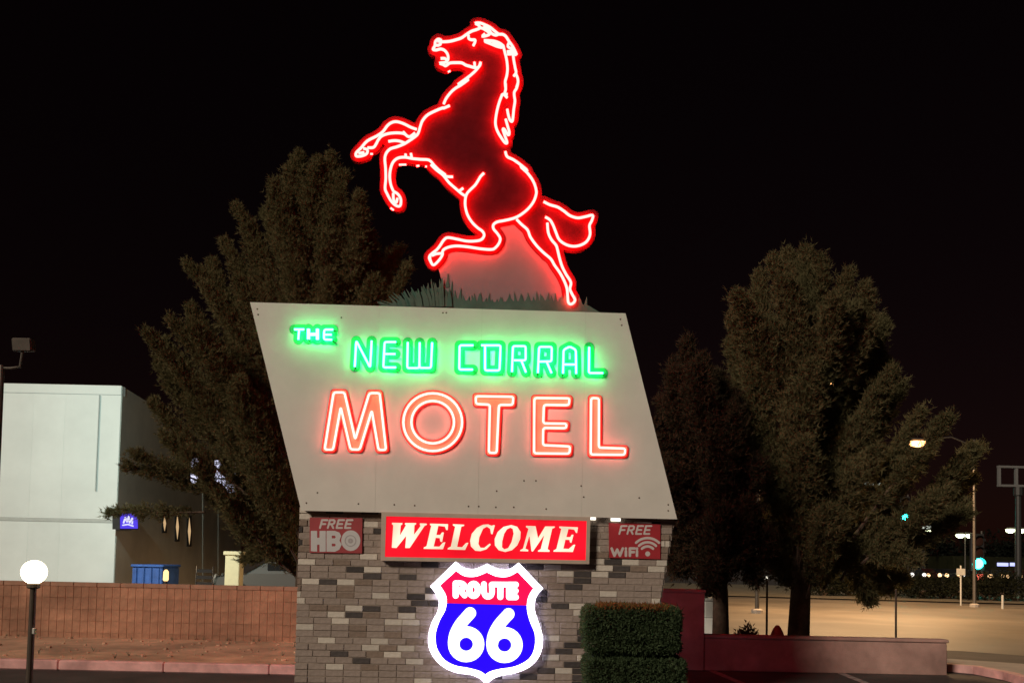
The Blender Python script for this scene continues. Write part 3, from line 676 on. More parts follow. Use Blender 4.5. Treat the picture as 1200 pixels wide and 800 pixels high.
# ================================================================== the rearing horse
hr = thing('horse_sign', 'rearing horse cut-out outlined in bright red neon on top of the board', 'sign', SIGN.pt(600, 360, -.02))
k1 = fpt(8.89, 495, 15); k2 = fpt(6.15, 405, 125); k3 = fpt(7.27, 520, 90); k4 = fpt(6.16, 490, 190); k5 = fpt(5.52, 590, 220)
HP = [
    ('forehead', k1([(190, 305), (280, 300), (360, 280), (410, 262), (455, 230), (510, 195), (560, 178), (600, 158), (580, 130), (552, 112), (600, 110), (650, 128), (705, 155), (755, 195), (795, 225), (835, 228), (870, 250), (902, 300), (935, 345), (960, 390), (982, 438)])),
    ('nostril', k1([(190, 305), (195, 290), (165, 278), (135, 305), (128, 350), (110, 382), (142, 390), (190, 380), (228, 392), (256, 422), (268, 460), (262, 500), (235, 478), (190, 478)])),
    ('nostril_loop', k1([(140, 340), (165, 340), (190, 325), (180, 300), (155, 300)])),
    ('jaw', k1([(262, 505), (235, 520), (180, 527), (212, 540), (240, 555), (265, 540), (290, 525), (350, 522), (410, 525), (450, 547), (500, 562), (550, 575), (582, 570), (600, 548), (606, 518)])),
    ('cheek', k1([(542, 518), (545, 560)])),
    ('eye', k1([(480, 235), (482, 268), (510, 283), (548, 285), (545, 315), (530, 345)])),
    ('forelock', k1([(600, 158), (630, 165), (655, 180), (685, 200), (700, 225), (670, 240), (625, 248), (650, 222)])),
    ('forelock_strand', k1([(640, 140), (690, 175), (720, 215), (760, 235), (790, 226)])),
    ('poll', k1([(640, 290), (690, 292), (750, 298), (805, 318), (842, 345)])),
    ('poll_strand', k1([(650, 300), (720, 328), (780, 352), (830, 362), (800, 335), (730, 310)])),
    ('mane_band', k1([(880, 408), (930, 405), (982, 438), (940, 432), (882, 432)])),
    ('mane_curl', k1([(905, 310), (890, 350), (925, 375), (960, 395)])),
    ('mane_inner', k1([(842, 345), (855, 400), (868, 450), (880, 510), (886, 590), (878, 660), (862, 720), (866, 780)]) + k3([(526, 60), (527, 110), (520, 145), (545, 150)])),
    ('mane_outer', k1([(945, 445), (952, 500), (965, 570), (975, 625), (952, 662)])),
    ('mane_edge', k1([(975, 640), (992, 685), (995, 730), (980, 780)]) + k3([(632, 55), (620, 100), (602, 130), (600, 160), (606, 210), (596, 280), (590, 345), (582, 382), (562, 365), (548, 318), (541, 278)])),
    ('mane_tip', k3([(541, 180), (505, 150), (485, 185), (462, 255), (446, 330), (440, 400), (456, 460), (484, 510), (522, 562), (540, 560), (522, 505), (504, 448), (520, 452), (550, 498), (558, 470), (544, 420), (528, 362)])),
    ('throat', k1([(606, 518), (590, 560), (555, 605), (500, 655), (430, 708), (370, 752)]) + k3([(215, 20), (150, 70), (100, 100), (58, 138), (20, 188), (0, 232)])),
    ('shoulder_front', [(527, 124), (520, 127)] + k2([(700, 10), (650, 30), (592, 60), (556, 100), (540, 140), (522, 195), (490, 225), (450, 252), (420, 270), (370, 290), (322, 305), (292, 338), (283, 380), (288, 440), (290, 520), (285, 590), (300, 630), (328, 680), (360, 712), (392, 716), (398, 670), (378, 632), (345, 610)])),
    ('foreleg_top', k2([(512, 165), (470, 150), (420, 125), (370, 110), (332, 116), (300, 140), (270, 180), (230, 210), (170, 240), (142, 262), (112, 298), (78, 332), (76, 356), (112, 356), (150, 340), (157, 312), (128, 302)])),
    ('foreleg_under', k2([(485, 208), (455, 218), (420, 196), (370, 190), (310, 195), (262, 212), (236, 240), (220, 270), (200, 295), (158, 297)])),
    ('foreleg_tick', k2([(430, 265), (390, 250), (350, 246), (308, 252)])),
    ('foreleg_join', k2([(415, 182), (455, 218), (500, 190)])),
    ('hoof_bar', k2([(92, 336), (135, 330)])),
    ('belly', k2([(345, 610), (326, 562), (318, 500), (326, 440), (345, 396), (380, 370), (430, 365), (480, 374), (540, 380), (602, 386), (640, 425), (682, 466), (720, 492)]) + k4([(95, 18), (130, 55), (180, 95), (222, 147), (270, 190), (312, 226), (342, 245)])),
    ('belly_tick', k4([(185, 97), (215, 105), (252, 106)])),
    ('flank_tick', k4([(300, 206), (325, 188)])),
    ('elbow_tick', k2([(432, 342), (433, 365)])),
    ('elbow_tick', k2([(470, 338), (476, 368)])),
    ('hoof_curve', k2([(343, 625), (346, 672), (364, 692), (374, 660)])),
    ('back', k3([(525, 638), (540, 680), (592, 706), (650, 746), (712, 798)]) + k4([(740, 33), (790, 80), (832, 140), (852, 200), (850, 240), (830, 290), (790, 340), (740, 380), (690, 405), (620, 422), (570, 432), (543, 452), (545, 482), (570, 512), (592, 548), (585, 582), (560, 615), (530, 630), (450, 625), (350, 610), (270, 605), (212, 616), (178, 638), (175, 668), (150, 708), (112, 742), (92, 720), (80, 690), (90, 668), (125, 650)])),
    ('flank', k4([(475, 80), (450, 105), (432, 135), (410, 168), (372, 205), (350, 232), (340, 270), (340, 320), (356, 380), (390, 435), (430, 474), (465, 500), (476, 530), (455, 560), (410, 570), (350, 570), (280, 556), (215, 545), (186, 562), (160, 600), (135, 632), (92, 668), (86, 700), (100, 735)])),
    ('hoof_fill', k4([(100, 675), (120, 665), (140, 660), (172, 658)])),
    ('hindleg', k5([(85, 205), (120, 240), (155, 272), (175, 320), (215, 375), (260, 420), (306, 460), (330, 500), (365, 550), (392, 600), (410, 650), (415, 700), (420, 742), (440, 752), (463, 728), (445, 690), (430, 655), (436, 612), (405, 560), (380, 510), (364, 460), (350, 402), (340, 372), (310, 335), (290, 290), (284, 228)])),
    ('tail', k5([(260, 90), (300, 110), (350, 125), (390, 150), (430, 180), (480, 195), (530, 187), (577, 178), (570, 215), (556, 245), (560, 300), (540, 345), (500, 371), (450, 379), (400, 366), (360, 335), (340, 290), (320, 240), (300, 208), (270, 190)])),
]
DASH = [k2([(385, 419), (437, 418)]), k2([(510, 428), (532, 426)]), k2([(574, 432), (586, 432)]), k2([(325, 730), (346, 746)]), k2([(178, 341), (196, 342)]), k1([(268, 620), (290, 606)])]
BODY = [(508, 57), (510, 46), (520, 47), (545, 41), (562, 33), (590, 40), (602, 58), (606, 90), (604, 108), (601, 135), (592, 165), (592, 178), (606, 190), (620, 205), (628, 222), (627, 238), (615, 252), (594, 258), (579, 264), (579, 270), (586, 280), (582, 288), (573, 292), (545, 289), (522, 291), (513, 305), (503, 307), (504, 298), (516, 287), (524, 279), (545, 282), (563, 281), (567, 275), (553, 260), (545, 244), (546, 232), (530, 212), (507, 190), (485, 187), (466, 187), (458, 197), (457, 212), (462, 225), (469, 238), (464, 242), (454, 228), (451, 220), (452, 190), (460, 176), (482, 166), (455, 158), (443, 166), (437, 173), (430, 182), (418, 183), (418, 178), (432, 164), (449, 154), (459, 143), (467, 143), (487, 152), (495, 140), (505, 130), (520, 125), (525, 113), (545, 98), (560, 86), (562, 79), (545, 76), (527, 75), (518, 78), (516, 74), (524, 68), (522, 60)]
LEG2 = [(605, 258), (618, 250), (628, 236), (640, 240), (642, 262), (644, 275), (652, 287), (656, 303), (668, 330), (667, 340), (674, 350), (669, 356), (665, 354), (662, 330), (650, 312), (636, 302), (622, 280)]
TAIL = [(628, 236), (637, 236), (654, 243), (668, 252), (680, 255), (694, 252), (691, 270), (686, 283), (672, 289), (658, 282), (650, 268), (641, 255), (630, 250)]
shp = [('poly', BODY, 2.0), ('poly', LEG2, 2.0), ('poly', TAIL, 2.0)] + [('line', smooth2(p, sub=2) if len(p) > 2 else p, 6.6) for _, p in HP]  # sheet widened past the tubes to catch their light as a halo
obj('horse_panel', plate(shp, SIGN.pt, -.05, .05, 1.6), 'horse', hr)
for nm, p in HP:
    neon('neon_tube', [p], 'red_neon', hr, -.012, .0145, n=7)
for nm, p in HP:                                   # unseen rear copy of the outline, added as red fill behind
    if len(p) > 9: neon('rear_fill_tube', [p], 'red_neon', hr, -.14, .018, sub=2, n=6)
for p in DASH:  # short red dashes set apart from the outline
    neon('neon_dash', [p], 'red_neon', hr, -.03, .011, n=6)
# back frame that carries the cut-out
for x in (560, 640):
    obj('back_brace', tube([SIGN.pt(x, 366, -.2), SIGN.pt(x, 262, -.16)], .03, 8), 'dark', hr)
# painted boulder and scrub boards that the horse stands on
bo_ = thing('boulder_board', 'pale painted boulder cut-out behind the hind legs of the neon horse', 'sign cut-out', SIGN.pt(590, 362, -.16))
obj('board', plate([('poly', [(519, 300), (530, 290), (560, 291), (578, 288), (578, 262), (607, 255), (622, 275), (636, 294), (652, 318), (668, 340), (676, 362), (522, 362), (518, 330), (513, 312)], 0)], SIGN.pt, -.054, .02, 1.6), 'boulder', bo_)
sb = thing('scrub_board', 'low painted scrub cut-out with spiky top edge along the board', 'sign cut-out', SIGN.pt(575, 364, -.09))
top = [(520, 318), (528, 345), (540, 351), (570, 353), (600, 352), (640, 350), (665, 352), (690, 357), (704, 362)]
sh = [('poly', [(445, 357)] + [(470, 354), (485, 346), (502, 338), (520, 336), (530, 348), (545, 352), (575, 354), (600, 353), (640, 352), (665, 354), (690, 358), (704, 366.5), (445, 362)], 0)]
rs = random.Random(5)
x = 524
while x < 688:
    by = np.interp(x, [p[0] for p in top], [p[1] for p in top]); h = rs.uniform(3, 11) if x > 540 else rs.uniform(8, 18); ln = rs.uniform(-3, 3)
    sh.append(('poly', [(x - 2.2, by + 5), (x + ln, by - h), (x + 2.4, by + 5)], 0)); x += rs.uniform(2.4, 5.0)
obj('board', plate(sh, SIGN.pt, -.046, .012, .8), 'scrub', sb)
for k in range(46):
    bx = rs.uniform(452, 530); env = np.interp(bx, [452, 475, 500, 518, 530], [6, 17, 30, 36, 18]); L = env * rs.uniform(.55, 1.05); lean = (bx - 524) * rs.uniform(.10, .28) + rs.uniform(-2, 2); w_ = rs.uniform(1.5, 2.8)
    y0 = 359; cv = [(bx - w_, y0), (bx - w_ * .8 + lean * .3, y0 - L * .5), (bx + lean, y0 - L), (bx + w_ * .7 + lean * .25, y0 - L * .45), (bx + w_, y0)]
    obj('blade', plate([('poly', cv, .25)], SIGN.pt, -.043 + (k % 9) * .0024, .002, .8), 'agave' if k % 3 else 'scrub', sb)
# ================================================================== plants
def tri_soup(P, D, L, W_):
    """thin needle triangles: base P, direction D (unit), length L, width W_ (arrays)"""
    n = len(P); rnd = RNG.normal(size=(n, 3)); s_ = np.cross(D, rnd); s_ /= np.linalg.norm(s_, axis=1, keepdims=True) + 1e-9
    V = np.empty((n, 3, 3)); V[:, 0] = P - s_ * W_[:, None] / 2; V[:, 1] = P + s_ * W_[:, None] / 2; V[:, 2] = P + D * L[:, None]
    return V.reshape(-1, 3), np.arange(3 * n).reshape(-1, 3)
def unit(a): return a / (np.linalg.norm(a, axis=-1, keepdims=True) + 1e-9)
def plume_tree(name, label, foot, plumes, m, tr, nsub, ntuft, nl=.22, nw=.028, trunk_pts=None, gaps=()):
    """plumes: (root, tip, radius) in world metres; each is a limb with feathery twigs"""
    t = thing(name, label, 'tree', foot)
    Ps = []; Ds = []; limbs = []
    for root, tip, rad in plumes:
        root = np.array(root); tip = np.array(tip); ax = tip - root; Lg = np.linalg.norm(ax); ax_ = ax / Lg
        bend = RNG.normal(size=3) * .04 * Lg; bend[2] = 0
        cen = lambda s_: root + ax * s_[:, None] + bend * (np.sin(np.pi * s_))[:, None]
        n1 = max(8, int(nsub * 2.0 * Lg * max(rad, .35)))
        s_ = RNG.uniform(.08, 1.0, n1) ** .8; c = cen(s_)
        v = RNG.normal(size=(n1, 3)); v -= ax_ * (v @ ax_)[:, None]; v = unit(v)
        prof = rad * (np.clip(s_ / .35, .25, 1) * np.clip((1.04 - s_) / .5, .05, 1) ** .8) * RNG.uniform(.55, 1.15, n1)
        tw = unit(v + ax_ * RNG.uniform(.7, 1.7, n1)[:, None] + np.array((0, 0, .3)))
        for k in range(ntuft):
            f = (k + RNG.uniform(.2, 1, n1)) / ntuft
            p = c + tw * (prof * f)[:, None] + RNG.normal(size=(n1, 3)) * .06
            for b in range(6):
                Ps.append(p); Ds.append(unit(tw + RNG.normal(size=(n1, 3)) * .6 + np.array((0, 0, .1))))
        ls = np.linspace(0, .96, 7); lc = cen(ls)
        limbs.append(tube([tuple(q) for q in lc], [max(.008, .022 * Lg ** .5 * (1 - .85 * a)) for a in ls], 5))
    P = np.concatenate(Ps); D = np.concatenate(Ds)
    for gx, gy, gr, keep in gaps:                         # gaps in the crown through which lights behind show
        q = P - np.array(EYE); z = q @ np.array(fw); dx = PPX + F * (q @ np.array(rt)) / z - gx; dy = PPY - F * (q @ np.array(up)) / z - gy
        k = (dx * dx + dy * dy > gr * gr) | (RNG.uniform(size=len(P)) < keep); P = P[k]; D = D[k]
    n = len(P)
    V, T = tri_soup(P, D, RNG.uniform(.6, 1.25, n) * nl, RNG.uniform(.7, 1.3, n) * nw)
    npobj('crown', V, T, m, t); 0
    obj('trunk', tube(trunk_pts, [tr * (1 - .75 * i / (len(trunk_pts) - 1)) for i in range(len(trunk_pts))], 9), 'bark', t, smooth=True)
    obj('limbs', merge(*limbs), 'bark', t)
    return t
def tree_from_view(name, label, footpx, Y, topspec, m, tr, nsub, ntuft, lean_top, dz=.9, fat=1.0, **kw):
    """topspec: list of (tip px, tip py, root px, root py, radius px)"""
    foot = atY(footpx, 700, Y); foot.z = 0
    tp = atY(*lean_top, Y)
    tpts = [foot, foot.lerp(tp, .25) + Vector((.05, 0, 0)), foot.lerp(tp, .5), foot.lerp(tp, .75) + Vector((-.05, .05, 0)), tp]
    pls = []
    for (tx, ty, rx, ry, rp) in topspec:
        dy = RNG.uniform(-dz, dz); a = atY(rx, ry, Y + dy * .25); b = atY(tx, ty, Y + dy); pls.append((tuple(a), tuple(b), fat * rp * Y / F))
    return plume_tree(name, label, foot, pls, m, tr, nsub, ntuft, trunk_pts=tpts, **kw)
# tall pine at the left, behind the board
LT = [(460, 300, 395, 430, 28), (440, 290, 385, 420, 30), (405, 240, 372, 380, 30), (370, 195, 364, 340, 32), (330, 230, 358, 380, 32), (240, 320, 330, 460, 30), (225, 380, 310, 520, 30), (190, 400, 300, 540, 26), (352, 182, 362, 360, 26), (388, 182, 366, 350, 24), (402, 205, 368, 380, 26), (322, 215, 358, 360, 26), (374, 190, 364, 300, 30), (338, 200, 360, 330, 24), (276, 243, 345, 380, 20), (290, 262, 350, 400, 28), (310, 250, 352, 380, 22), (262, 282, 340, 400, 18),
      (218, 308, 320, 450, 22), (250, 308, 330, 440, 24), (240, 335, 330, 470, 26), (280, 330, 345, 470, 34), (306, 300, 352, 460, 34), (172, 390, 290, 540, 20), (200, 375, 300, 520, 24), (222, 360, 310, 500, 26), (185, 420, 300, 560, 26), (240, 400, 320, 540, 34), (270, 390, 335, 540, 36),
      (205, 450, 310, 580, 28), (178, 470, 290, 580, 20), (240, 460, 330, 600, 36), (280, 450, 345, 600, 40), (150, 530, 280, 590, 17), (127, 601, 240, 600, 11), (145, 545, 250, 580, 15), (190, 510, 300, 610, 26), (220, 530, 310, 640, 28), (260, 540, 330, 650, 34), (300, 540, 350, 660, 36),
      (270, 600, 340, 670, 26), (300, 600, 350, 680, 28), (245, 580, 330, 650, 24), (320, 500, 355, 640, 34), (325, 600, 352, 690, 26), (285, 655, 340, 640, 18),
      (420, 230, 375, 400, 26), (435, 275, 380, 420, 26), (470, 290, 395, 440, 20), (452, 305, 390, 430, 26), (478, 310, 400, 450, 16), (415, 300, 380, 420, 30), (440, 330, 385, 450, 34), (405, 260, 372, 380, 28), (350, 290, 362, 420, 34), (385, 320, 368, 440, 34), (330, 350, 358, 480, 34)]
tree_from_view('pine_tree', 'tall feathery pine behind the board at left, lit dull olive', 352, 20.5, LT, 'pine', .18, 75, 7, (376, 215), dz=1.5, fat=1.1, nl=.11, nw=.019, gaps=((228, 541, 7, .2), (228, 561, 6, .1), (257, 560, 9, .15), (268, 572, 9, .3), (255, 545, 6, .1), (150, 610, 11, .1), (208, 620, 17, .25), (272, 670, 9, .2)))
RT_ = [(862, 345, 925, 500, 26), (858, 400, 915, 540, 28), (866, 440, 920, 590, 26), (1148, 524, 1050, 640, 18), (1140, 560, 1040, 650, 20), (1135, 600, 1040, 660, 20), (1000, 360, 955, 520, 30), (1000, 400, 950, 560, 34), (920, 330, 933, 500, 34), (960, 340, 940, 510, 34), (925, 440, 930, 620, 38), (905, 305, 930, 470, 22), (922, 295, 935, 460, 22), (945, 293, 938, 450, 24), (962, 303, 940, 460, 22), (890, 320, 928, 480, 22), (866, 348, 915, 480, 16), (858, 370, 912, 500, 18), (995, 318, 955, 480, 18), (1012, 335, 960, 480, 22), (1018, 370, 965, 520, 24), (1035, 375, 970, 520, 14), (980, 350, 950, 500, 30), (930, 350, 935, 520, 34), (900, 380, 928, 540, 30), (880, 430, 922, 570, 28), (870, 470, 920, 600, 24),
       (1038, 420, 965, 560, 16), (1048, 432, 970, 600, 22), (1056, 450, 980, 600, 24), (1030, 460, 965, 620, 30), (990, 430, 950, 590, 36), (950, 430, 938, 600, 38), (1112, 488, 1000, 630, 18), (1095, 505, 990, 640, 22), (1080, 480, 985, 620, 14), (1140, 522, 1030, 640, 15), (1128, 540, 1020, 650, 20), (1070, 530, 985, 650, 30), (1030, 530, 970, 650, 34), (990, 520, 952, 650, 36), (940, 520, 935, 660, 38), (895, 540, 925, 660, 32), (880, 600, 920, 680, 26),
       (1110, 580, 1010, 660, 24), (1085, 610, 1000, 665, 24), (1130, 590, 1030, 665, 14), (1050, 600, 985, 680, 30), (1010, 600, 965, 690, 32), (970, 600, 945, 700, 34), (1040, 690, 985, 640, 22), (1060, 680, 1000, 650, 18), (1020, 705, 980, 650, 14), (930, 610, 935, 700, 32), (1075, 655, 1010, 650, 18), (900, 650, 930, 690, 28), (960, 680, 950, 640, 20)]
tree_from_view('pine_tree', 'big broad pine with several upright tops right of the board', 935, 16.6, RT_, 'pine_b', .22, 100, 7, (940, 400), dz=1.5, fat=1.15, nl=.11, nw=.018, gaps=((1075, 519, 11, .04), (975, 452, 4, .05), (1060, 607, 6, .1), (1083, 620, 9, .15), (1030, 568, 9, .4), (1018, 600, 12, .4), (1131, 627, 14, .1), (1000, 620, 4, .3)))
ST = [(845, 600, 843, 700, 30), (825, 640, 838, 700, 28), (862, 610, 850, 690, 26), (848, 540, 843, 660, 30), (790, 440, 828, 580, 28), (770, 500, 818, 620, 26), (815, 430, 835, 560, 28), (855, 480, 845, 600, 28), (765, 560, 815, 650, 28), (806, 398, 830, 540, 16), (822, 420, 835, 550, 22), (788, 428, 825, 560, 20), (840, 440, 842, 570, 24), (775, 470, 820, 580, 22), (860, 460, 848, 590, 22), (800, 470, 832, 600, 30), (830, 490, 840, 620, 32), (765, 520, 815, 620, 22), (870, 510, 855, 630, 22), (890, 540, 862, 640, 20), (780, 550, 825, 650, 28), (840, 560, 843, 670, 32), (760, 590, 812, 660, 24), (875, 590, 858, 670, 26), (800, 620, 832, 690, 28), (860, 640, 850, 690, 28), (770, 640, 815, 680, 22), (895, 620, 870, 680, 22), (812, 560, 832, 660, 30), (885, 680, 860, 640, 18), (830, 690, 842, 640, 20), (790, 670, 825, 640, 18)]
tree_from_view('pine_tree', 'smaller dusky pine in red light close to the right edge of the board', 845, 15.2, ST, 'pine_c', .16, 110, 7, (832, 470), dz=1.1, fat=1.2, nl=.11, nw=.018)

# ---- clipped two-tier hedge beside the pillar
hd = thing('clipped_hedge', 'dark green shrub clipped in two boxy tiers in front of the brick pillar', 'shrub', (1.36, 8.25, 0))
YH = 8.02
def tier(px0, px1, py0, py1, dep, m, n, lo=None):
    a = atY(px0, py0, YH); b = atY(px1, py1, YH); x0, x1, z1, z0 = a.x, b.x, a.z, b.z if lo is None else lo
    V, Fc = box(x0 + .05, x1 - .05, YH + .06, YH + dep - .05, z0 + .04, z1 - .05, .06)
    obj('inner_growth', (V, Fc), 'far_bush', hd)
    # leaves spread on the skin of the box
    ar = np.array([(x1 - x0) * (z1 - z0) * 1.6, (x1 - x0) * dep, (z1 - z0) * dep, (z1 - z0) * dep, (x1 - x0) * dep * .6]); f = RNG.choice(5, n, p=ar / ar.sum())
    u, v = RNG.uniform(0, 1, n), RNG.uniform(0, 1, n); P = np.empty((n, 3)); N = np.zeros((n, 3)); dp = -np.abs(RNG.normal(0, .022, n)) + .01
    xx = x0 + (x1 - x0) * u; zz = z0 + (z1 - z0) * v; yy = YH + dep * v
    c = [np.stack([xx, np.full(n, YH), zz], 1), np.stack([xx, yy, np.full(n, z1)], 1), np.stack([np.full(n, x0), YH + dep * u, zz], 1), np.stack([np.full(n, x1), YH + dep * u, zz], 1), np.stack([xx, yy, np.full(n, z0)], 1)]
    nn = [(0, -1, 0), (0, 0, 1), (-1, 0, 0), (1, 0, 0), (0, 0, -1)]
    for k in range(5): s_ = f == k; P[s_] = c[k][s_]; N[s_] = nn[k]
    P[:, 0] += .02 * np.sin(P[:, 2] * 17 + P[:, 0] * 9); P[:, 2] += .018 * np.sin(P[:, 0] * 13)
    # rounded corners
    ctr = np.array(((x0 + x1) / 2, YH + dep / 2, (z0 + z1) / 2)); half = np.array(((x1 - x0) / 2, dep / 2, (z1 - z0) / 2)); q = P - ctr; rr = .07
    cl = np.clip(q, -(half - rr), half - rr); dd = q - cl; dl = np.linalg.norm(dd, axis=1, keepdims=True); q = cl + dd / (dl + 1e-9) * np.minimum(dl, rr); P = ctr + q
    P += N * dp[:, None]
    D = unit(N * .7 + RNG.normal(size=(n, 3)) * .7)
    V, T = tri_soup(P, D, RNG.uniform(.02, .042, n), RNG.uniform(.012, .022, n))
    npobj('leaves', V, T, m, hd)
    return x0, x1, z0, z1
x0, x1, z0, z1 = tier(687, 799, 711, 767, .52, 'hedge', 16000)
n = 1500; P = np.stack([RNG.uniform(x0 + .12, x1 - .1, n), RNG.uniform(YH - .005, YH + .4, n), np.full(n, z1) + RNG.normal(0, .012, n)], 1)
V, T = tri_soup(P, unit(RNG.normal(size=(n, 3)) * .5 + np.array((0, 0, .8))), RNG.uniform(.02, .05, n), RNG.uniform(.01, .02, n)); npobj('orange_lit_tips', V, T, 'lit_tip', hd, kind='stuff')  # orange light on the hedge top put into the tip colour
zup = z1
x0, x1, z0, z1 = tier(688, 805, 771, 800, .56, 'hedge', 17000, lo=.03)
n = 260; P = np.stack([RNG.uniform(x0 + .03, x1 - .03, n), RNG.uniform(YH - .01, YH + .5, n), RNG.choice([z1, zup], n) - .02 + RNG.normal(0, .01, n)], 1)
V, T = tri_soup(P, unit(RNG.normal(size=(n, 3)) * .4 + np.array((0, -.15, .8))), RNG.uniform(.05, .11, n), RNG.uniform(.008, .014, n)); npobj('stray_shoots', V, T, 'hedge', hd, kind='stuff')
stems = []
for k in range(9):
    a = Vector((1.36 + RNG.uniform(-.16, .16), YH + .18 + RNG.uniform(0, .2), z1 - .08)); stems.append(tube([a, a + Vector((RNG.uniform(-.05, .05), 0, .07)), a + Vector((RNG.uniform(-.14, .14), RNG.uniform(-.12, .05), .16))], .011, 5))
stems.append(tube([(1.36, YH + .27, 0), (1.37, YH + .27, .5)], .03, 7))
obj('stem', merge(*stems), 'bark', hd)

# ================================================================== left background: white building
YB = 28.0
BF = Plane((0, YB, 0), (0, -1, 0))
cx = BF.pt(143, 452).x; ztop = BF.pt(143, 452).z
sdv = Vector((-.129, 1, 0)).normalized(); BS = Plane((cx, YB, 0), (sdv.y, -sdv.x, 0))
wb = thing('white_building', 'two storey pale building behind the block wall at far left', 'building', (cx - 6, YB, 0))
xl = cx - 14; far = Vector((cx, YB, 0)) + sdv * 22
bk = [(xl, YB), (cx - .004, YB), (far.x - .004, far.y), (xl, far.y)]
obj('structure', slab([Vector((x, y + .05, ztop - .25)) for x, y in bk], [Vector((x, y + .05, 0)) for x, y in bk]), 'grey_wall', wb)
zb = BF.pt(60, 609).z
edges = [xl] + [BF.pt(p, 520).x for p in (-55, -10, 38, 75)] + [cx]
for i in range(len(edges) - 1):
    for z0, z1 in ((0, zb - .06), (zb + .06, ztop - .32)):
        obj('wall_panel', box(edges[i] + .0008, edges[i + 1] - (.0008 if i < len(edges) - 2 else 0), YB - .03, YB + .045, z0, z1, .002), 'white_wall', wb)
obj('belt_course', box(xl, cx, YB - .045, YB + .04, zb - .055, zb + .055, .01), 'trim', wb)
obj('parapet', box(xl, cx + .01, YB - .05, YB + .25, ztop - .315, ztop, .015), 'white_wall', wb)
xd = BF.pt(116, 500).x; obj('downpipe', tube([(xd, YB - .06, BF.pt(116, 575).z), (xd, YB - .06, ztop - .33)], .022, 6), 'trim', wb)
def side(name, px0, px1, py0, py1, d, th, m, parent=wb):
    q = [(px0, py0), (px0, py1), (px1, py1), (px1, py0)]; fr = [BS.pt(x, y, d) for x, y in q]; return obj(name, slab(fr, [p - BS.n * th for p in fr]), m, parent)
q = [Vector((cx, YB, 0)) + BS.n * .02, Vector((far.x, far.y, 0)) + BS.n * .02]
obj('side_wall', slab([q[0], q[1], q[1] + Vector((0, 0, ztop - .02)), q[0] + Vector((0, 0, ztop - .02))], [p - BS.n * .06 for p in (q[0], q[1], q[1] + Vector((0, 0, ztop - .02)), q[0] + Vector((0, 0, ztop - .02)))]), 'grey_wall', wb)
M['win_lit'] = lamp('lit_window_white', (.95, .95, 1.25), False); M['wash_warm'] = lamp('warm_wall_wash', (.62, .40, .20), False)
for px0, px1, py0, py1, nx, ny in ((223, 233, 536, 567, 1, 2), (251, 277, 538, 583, 3, 2)):
    f_ = side('window', px0 - 1, px1 + 1, py0 - 1.5, py1 + 1.5, .05, .05, 'dark')
    for a in range(nx):
        for b in range(ny):
            wx, wy = (px1 - px0) / nx, (py1 - py0) / ny; side('pane', px0 + a * wx + .6, px0 + (a + 1) * wx - .6, py0 + b * wy + .8, py0 + (b + 1) * wy - .8, .056, .004, 'win_lit', f_)
for px0, py0, py1 in ((193, 604, 622), (208, 602, 632), (222, 606, 638)):  # glowing wedges standing in for washes of light up the wall
    f_ = side('wash_wedge', px0 - 2.6, px0 + 2.6, py0 - 2, py1 + 2, .05, .05, 'dark')
    fr = [BS.pt(x, y, .056) for x, y in ((px0, py0), (px0 - 1.7, (py0 + py1) / 2), (px0, py1), (px0 + 1.7, (py0 + py1) / 2))]
    obj('pane', slab(fr, [p - BS.n * .004 for p in fr]), 'wash_warm', f_)
for x in (238, 256): side('pilaster', x, x + 3, 552 + (x - 238) * .9, 682, .06, .05, 'grey_wall')
bs = thing('blue_lit_sign', 'small glowing blue sign with white scribble on the dark side wall', 'sign', BS.pt(151, 620))
M['blue_lit'] = lamp('blue_lit_face', (.10, .06, .85), False); M['scrib'] = lamp('white_lit_mark', (.8, .8, 1.1), False)
side('case', 140.5, 162, 600.5, 620, .26, .23, 'dark', bs); side('face', 141, 161.5, 601.5, 619, .265, .004, 'blue_lit', bs)
PLN[0] = BS.n
obj('mark', plate([('line', [(145, 612), (147, 606), (149, 611), (151, 605), (152, 612), (155, 607), (155, 613)], 1.0), ('line', [(144, 615), (150, 614), (156, 616)], .8)], BS.pt, .272, .004, .5), 'scrib', bs)
PLN[0] = SN
# things standing behind the block wall
sk = thing('skip_bin', 'blue steel bin with a lid behind the block wall', 'bin', (-11.2, 27.5, 0))
a, b = atY(155, 660, 26), atY(191, 660, 26)
obj('body', box(a.x, b.x, 26, 27.3, .12, a.z - .1, .03), 'blue_skip', sk); obj('lid', box(a.x - .03, b.x + .03, 25.95, 27.35, a.z - .098, a.z - .02, .02), 'blue_skip', sk)
obj('rib', merge(*[box(a.x + .1 + k * (b.x - a.x - .25) / 3, a.x + .15 + k * (b.x - a.x - .25) / 3, 25.96, 25.998, .15, a.z - .12) for k in range(4)]), 'blue_skip', sk)
obj('castor', merge(*[lathe([(.06, 0), (.06, .11)], 8, (x, y, 0)) for x in (a.x + .15, b.x - .15) for y in (26.15, 27.15)]), 'black', sk)
p = atY(194.5, 672, 24)
bl_ = thing('path_lamp', 'small warm path lamp next to the blue bin', 'lamp', (p.x, p.y, 0))
M['warm_glow'] = lamp('warm_lamp_glow', (2.0, 1.25, .5))
obj('post', lathe([(.09, 0), (.05, .02), (.05, p.z - .2)], 10, (p.x, p.y, 0)), 'dark', bl_); obj('diffuser', lathe([(.05, 0), (.075, .04), (.07, .26), (.03, .32)], 12, (p.x, p.y, p.z - .2)), 'warm_glow', bl_)
ld = bpy.data.lights.new('lamp_light', 'POINT'); ld.energy = 55; ld.color = (1, .74, .45); ld.shadow_soft_size = .08
lo = bpy.data.objects.new('lamp_light', ld); COL.objects.link(lo); lo.parent = bl_; lo.location = (0, 0, p.z + .22)
p = atY(236, 672, 22.5)
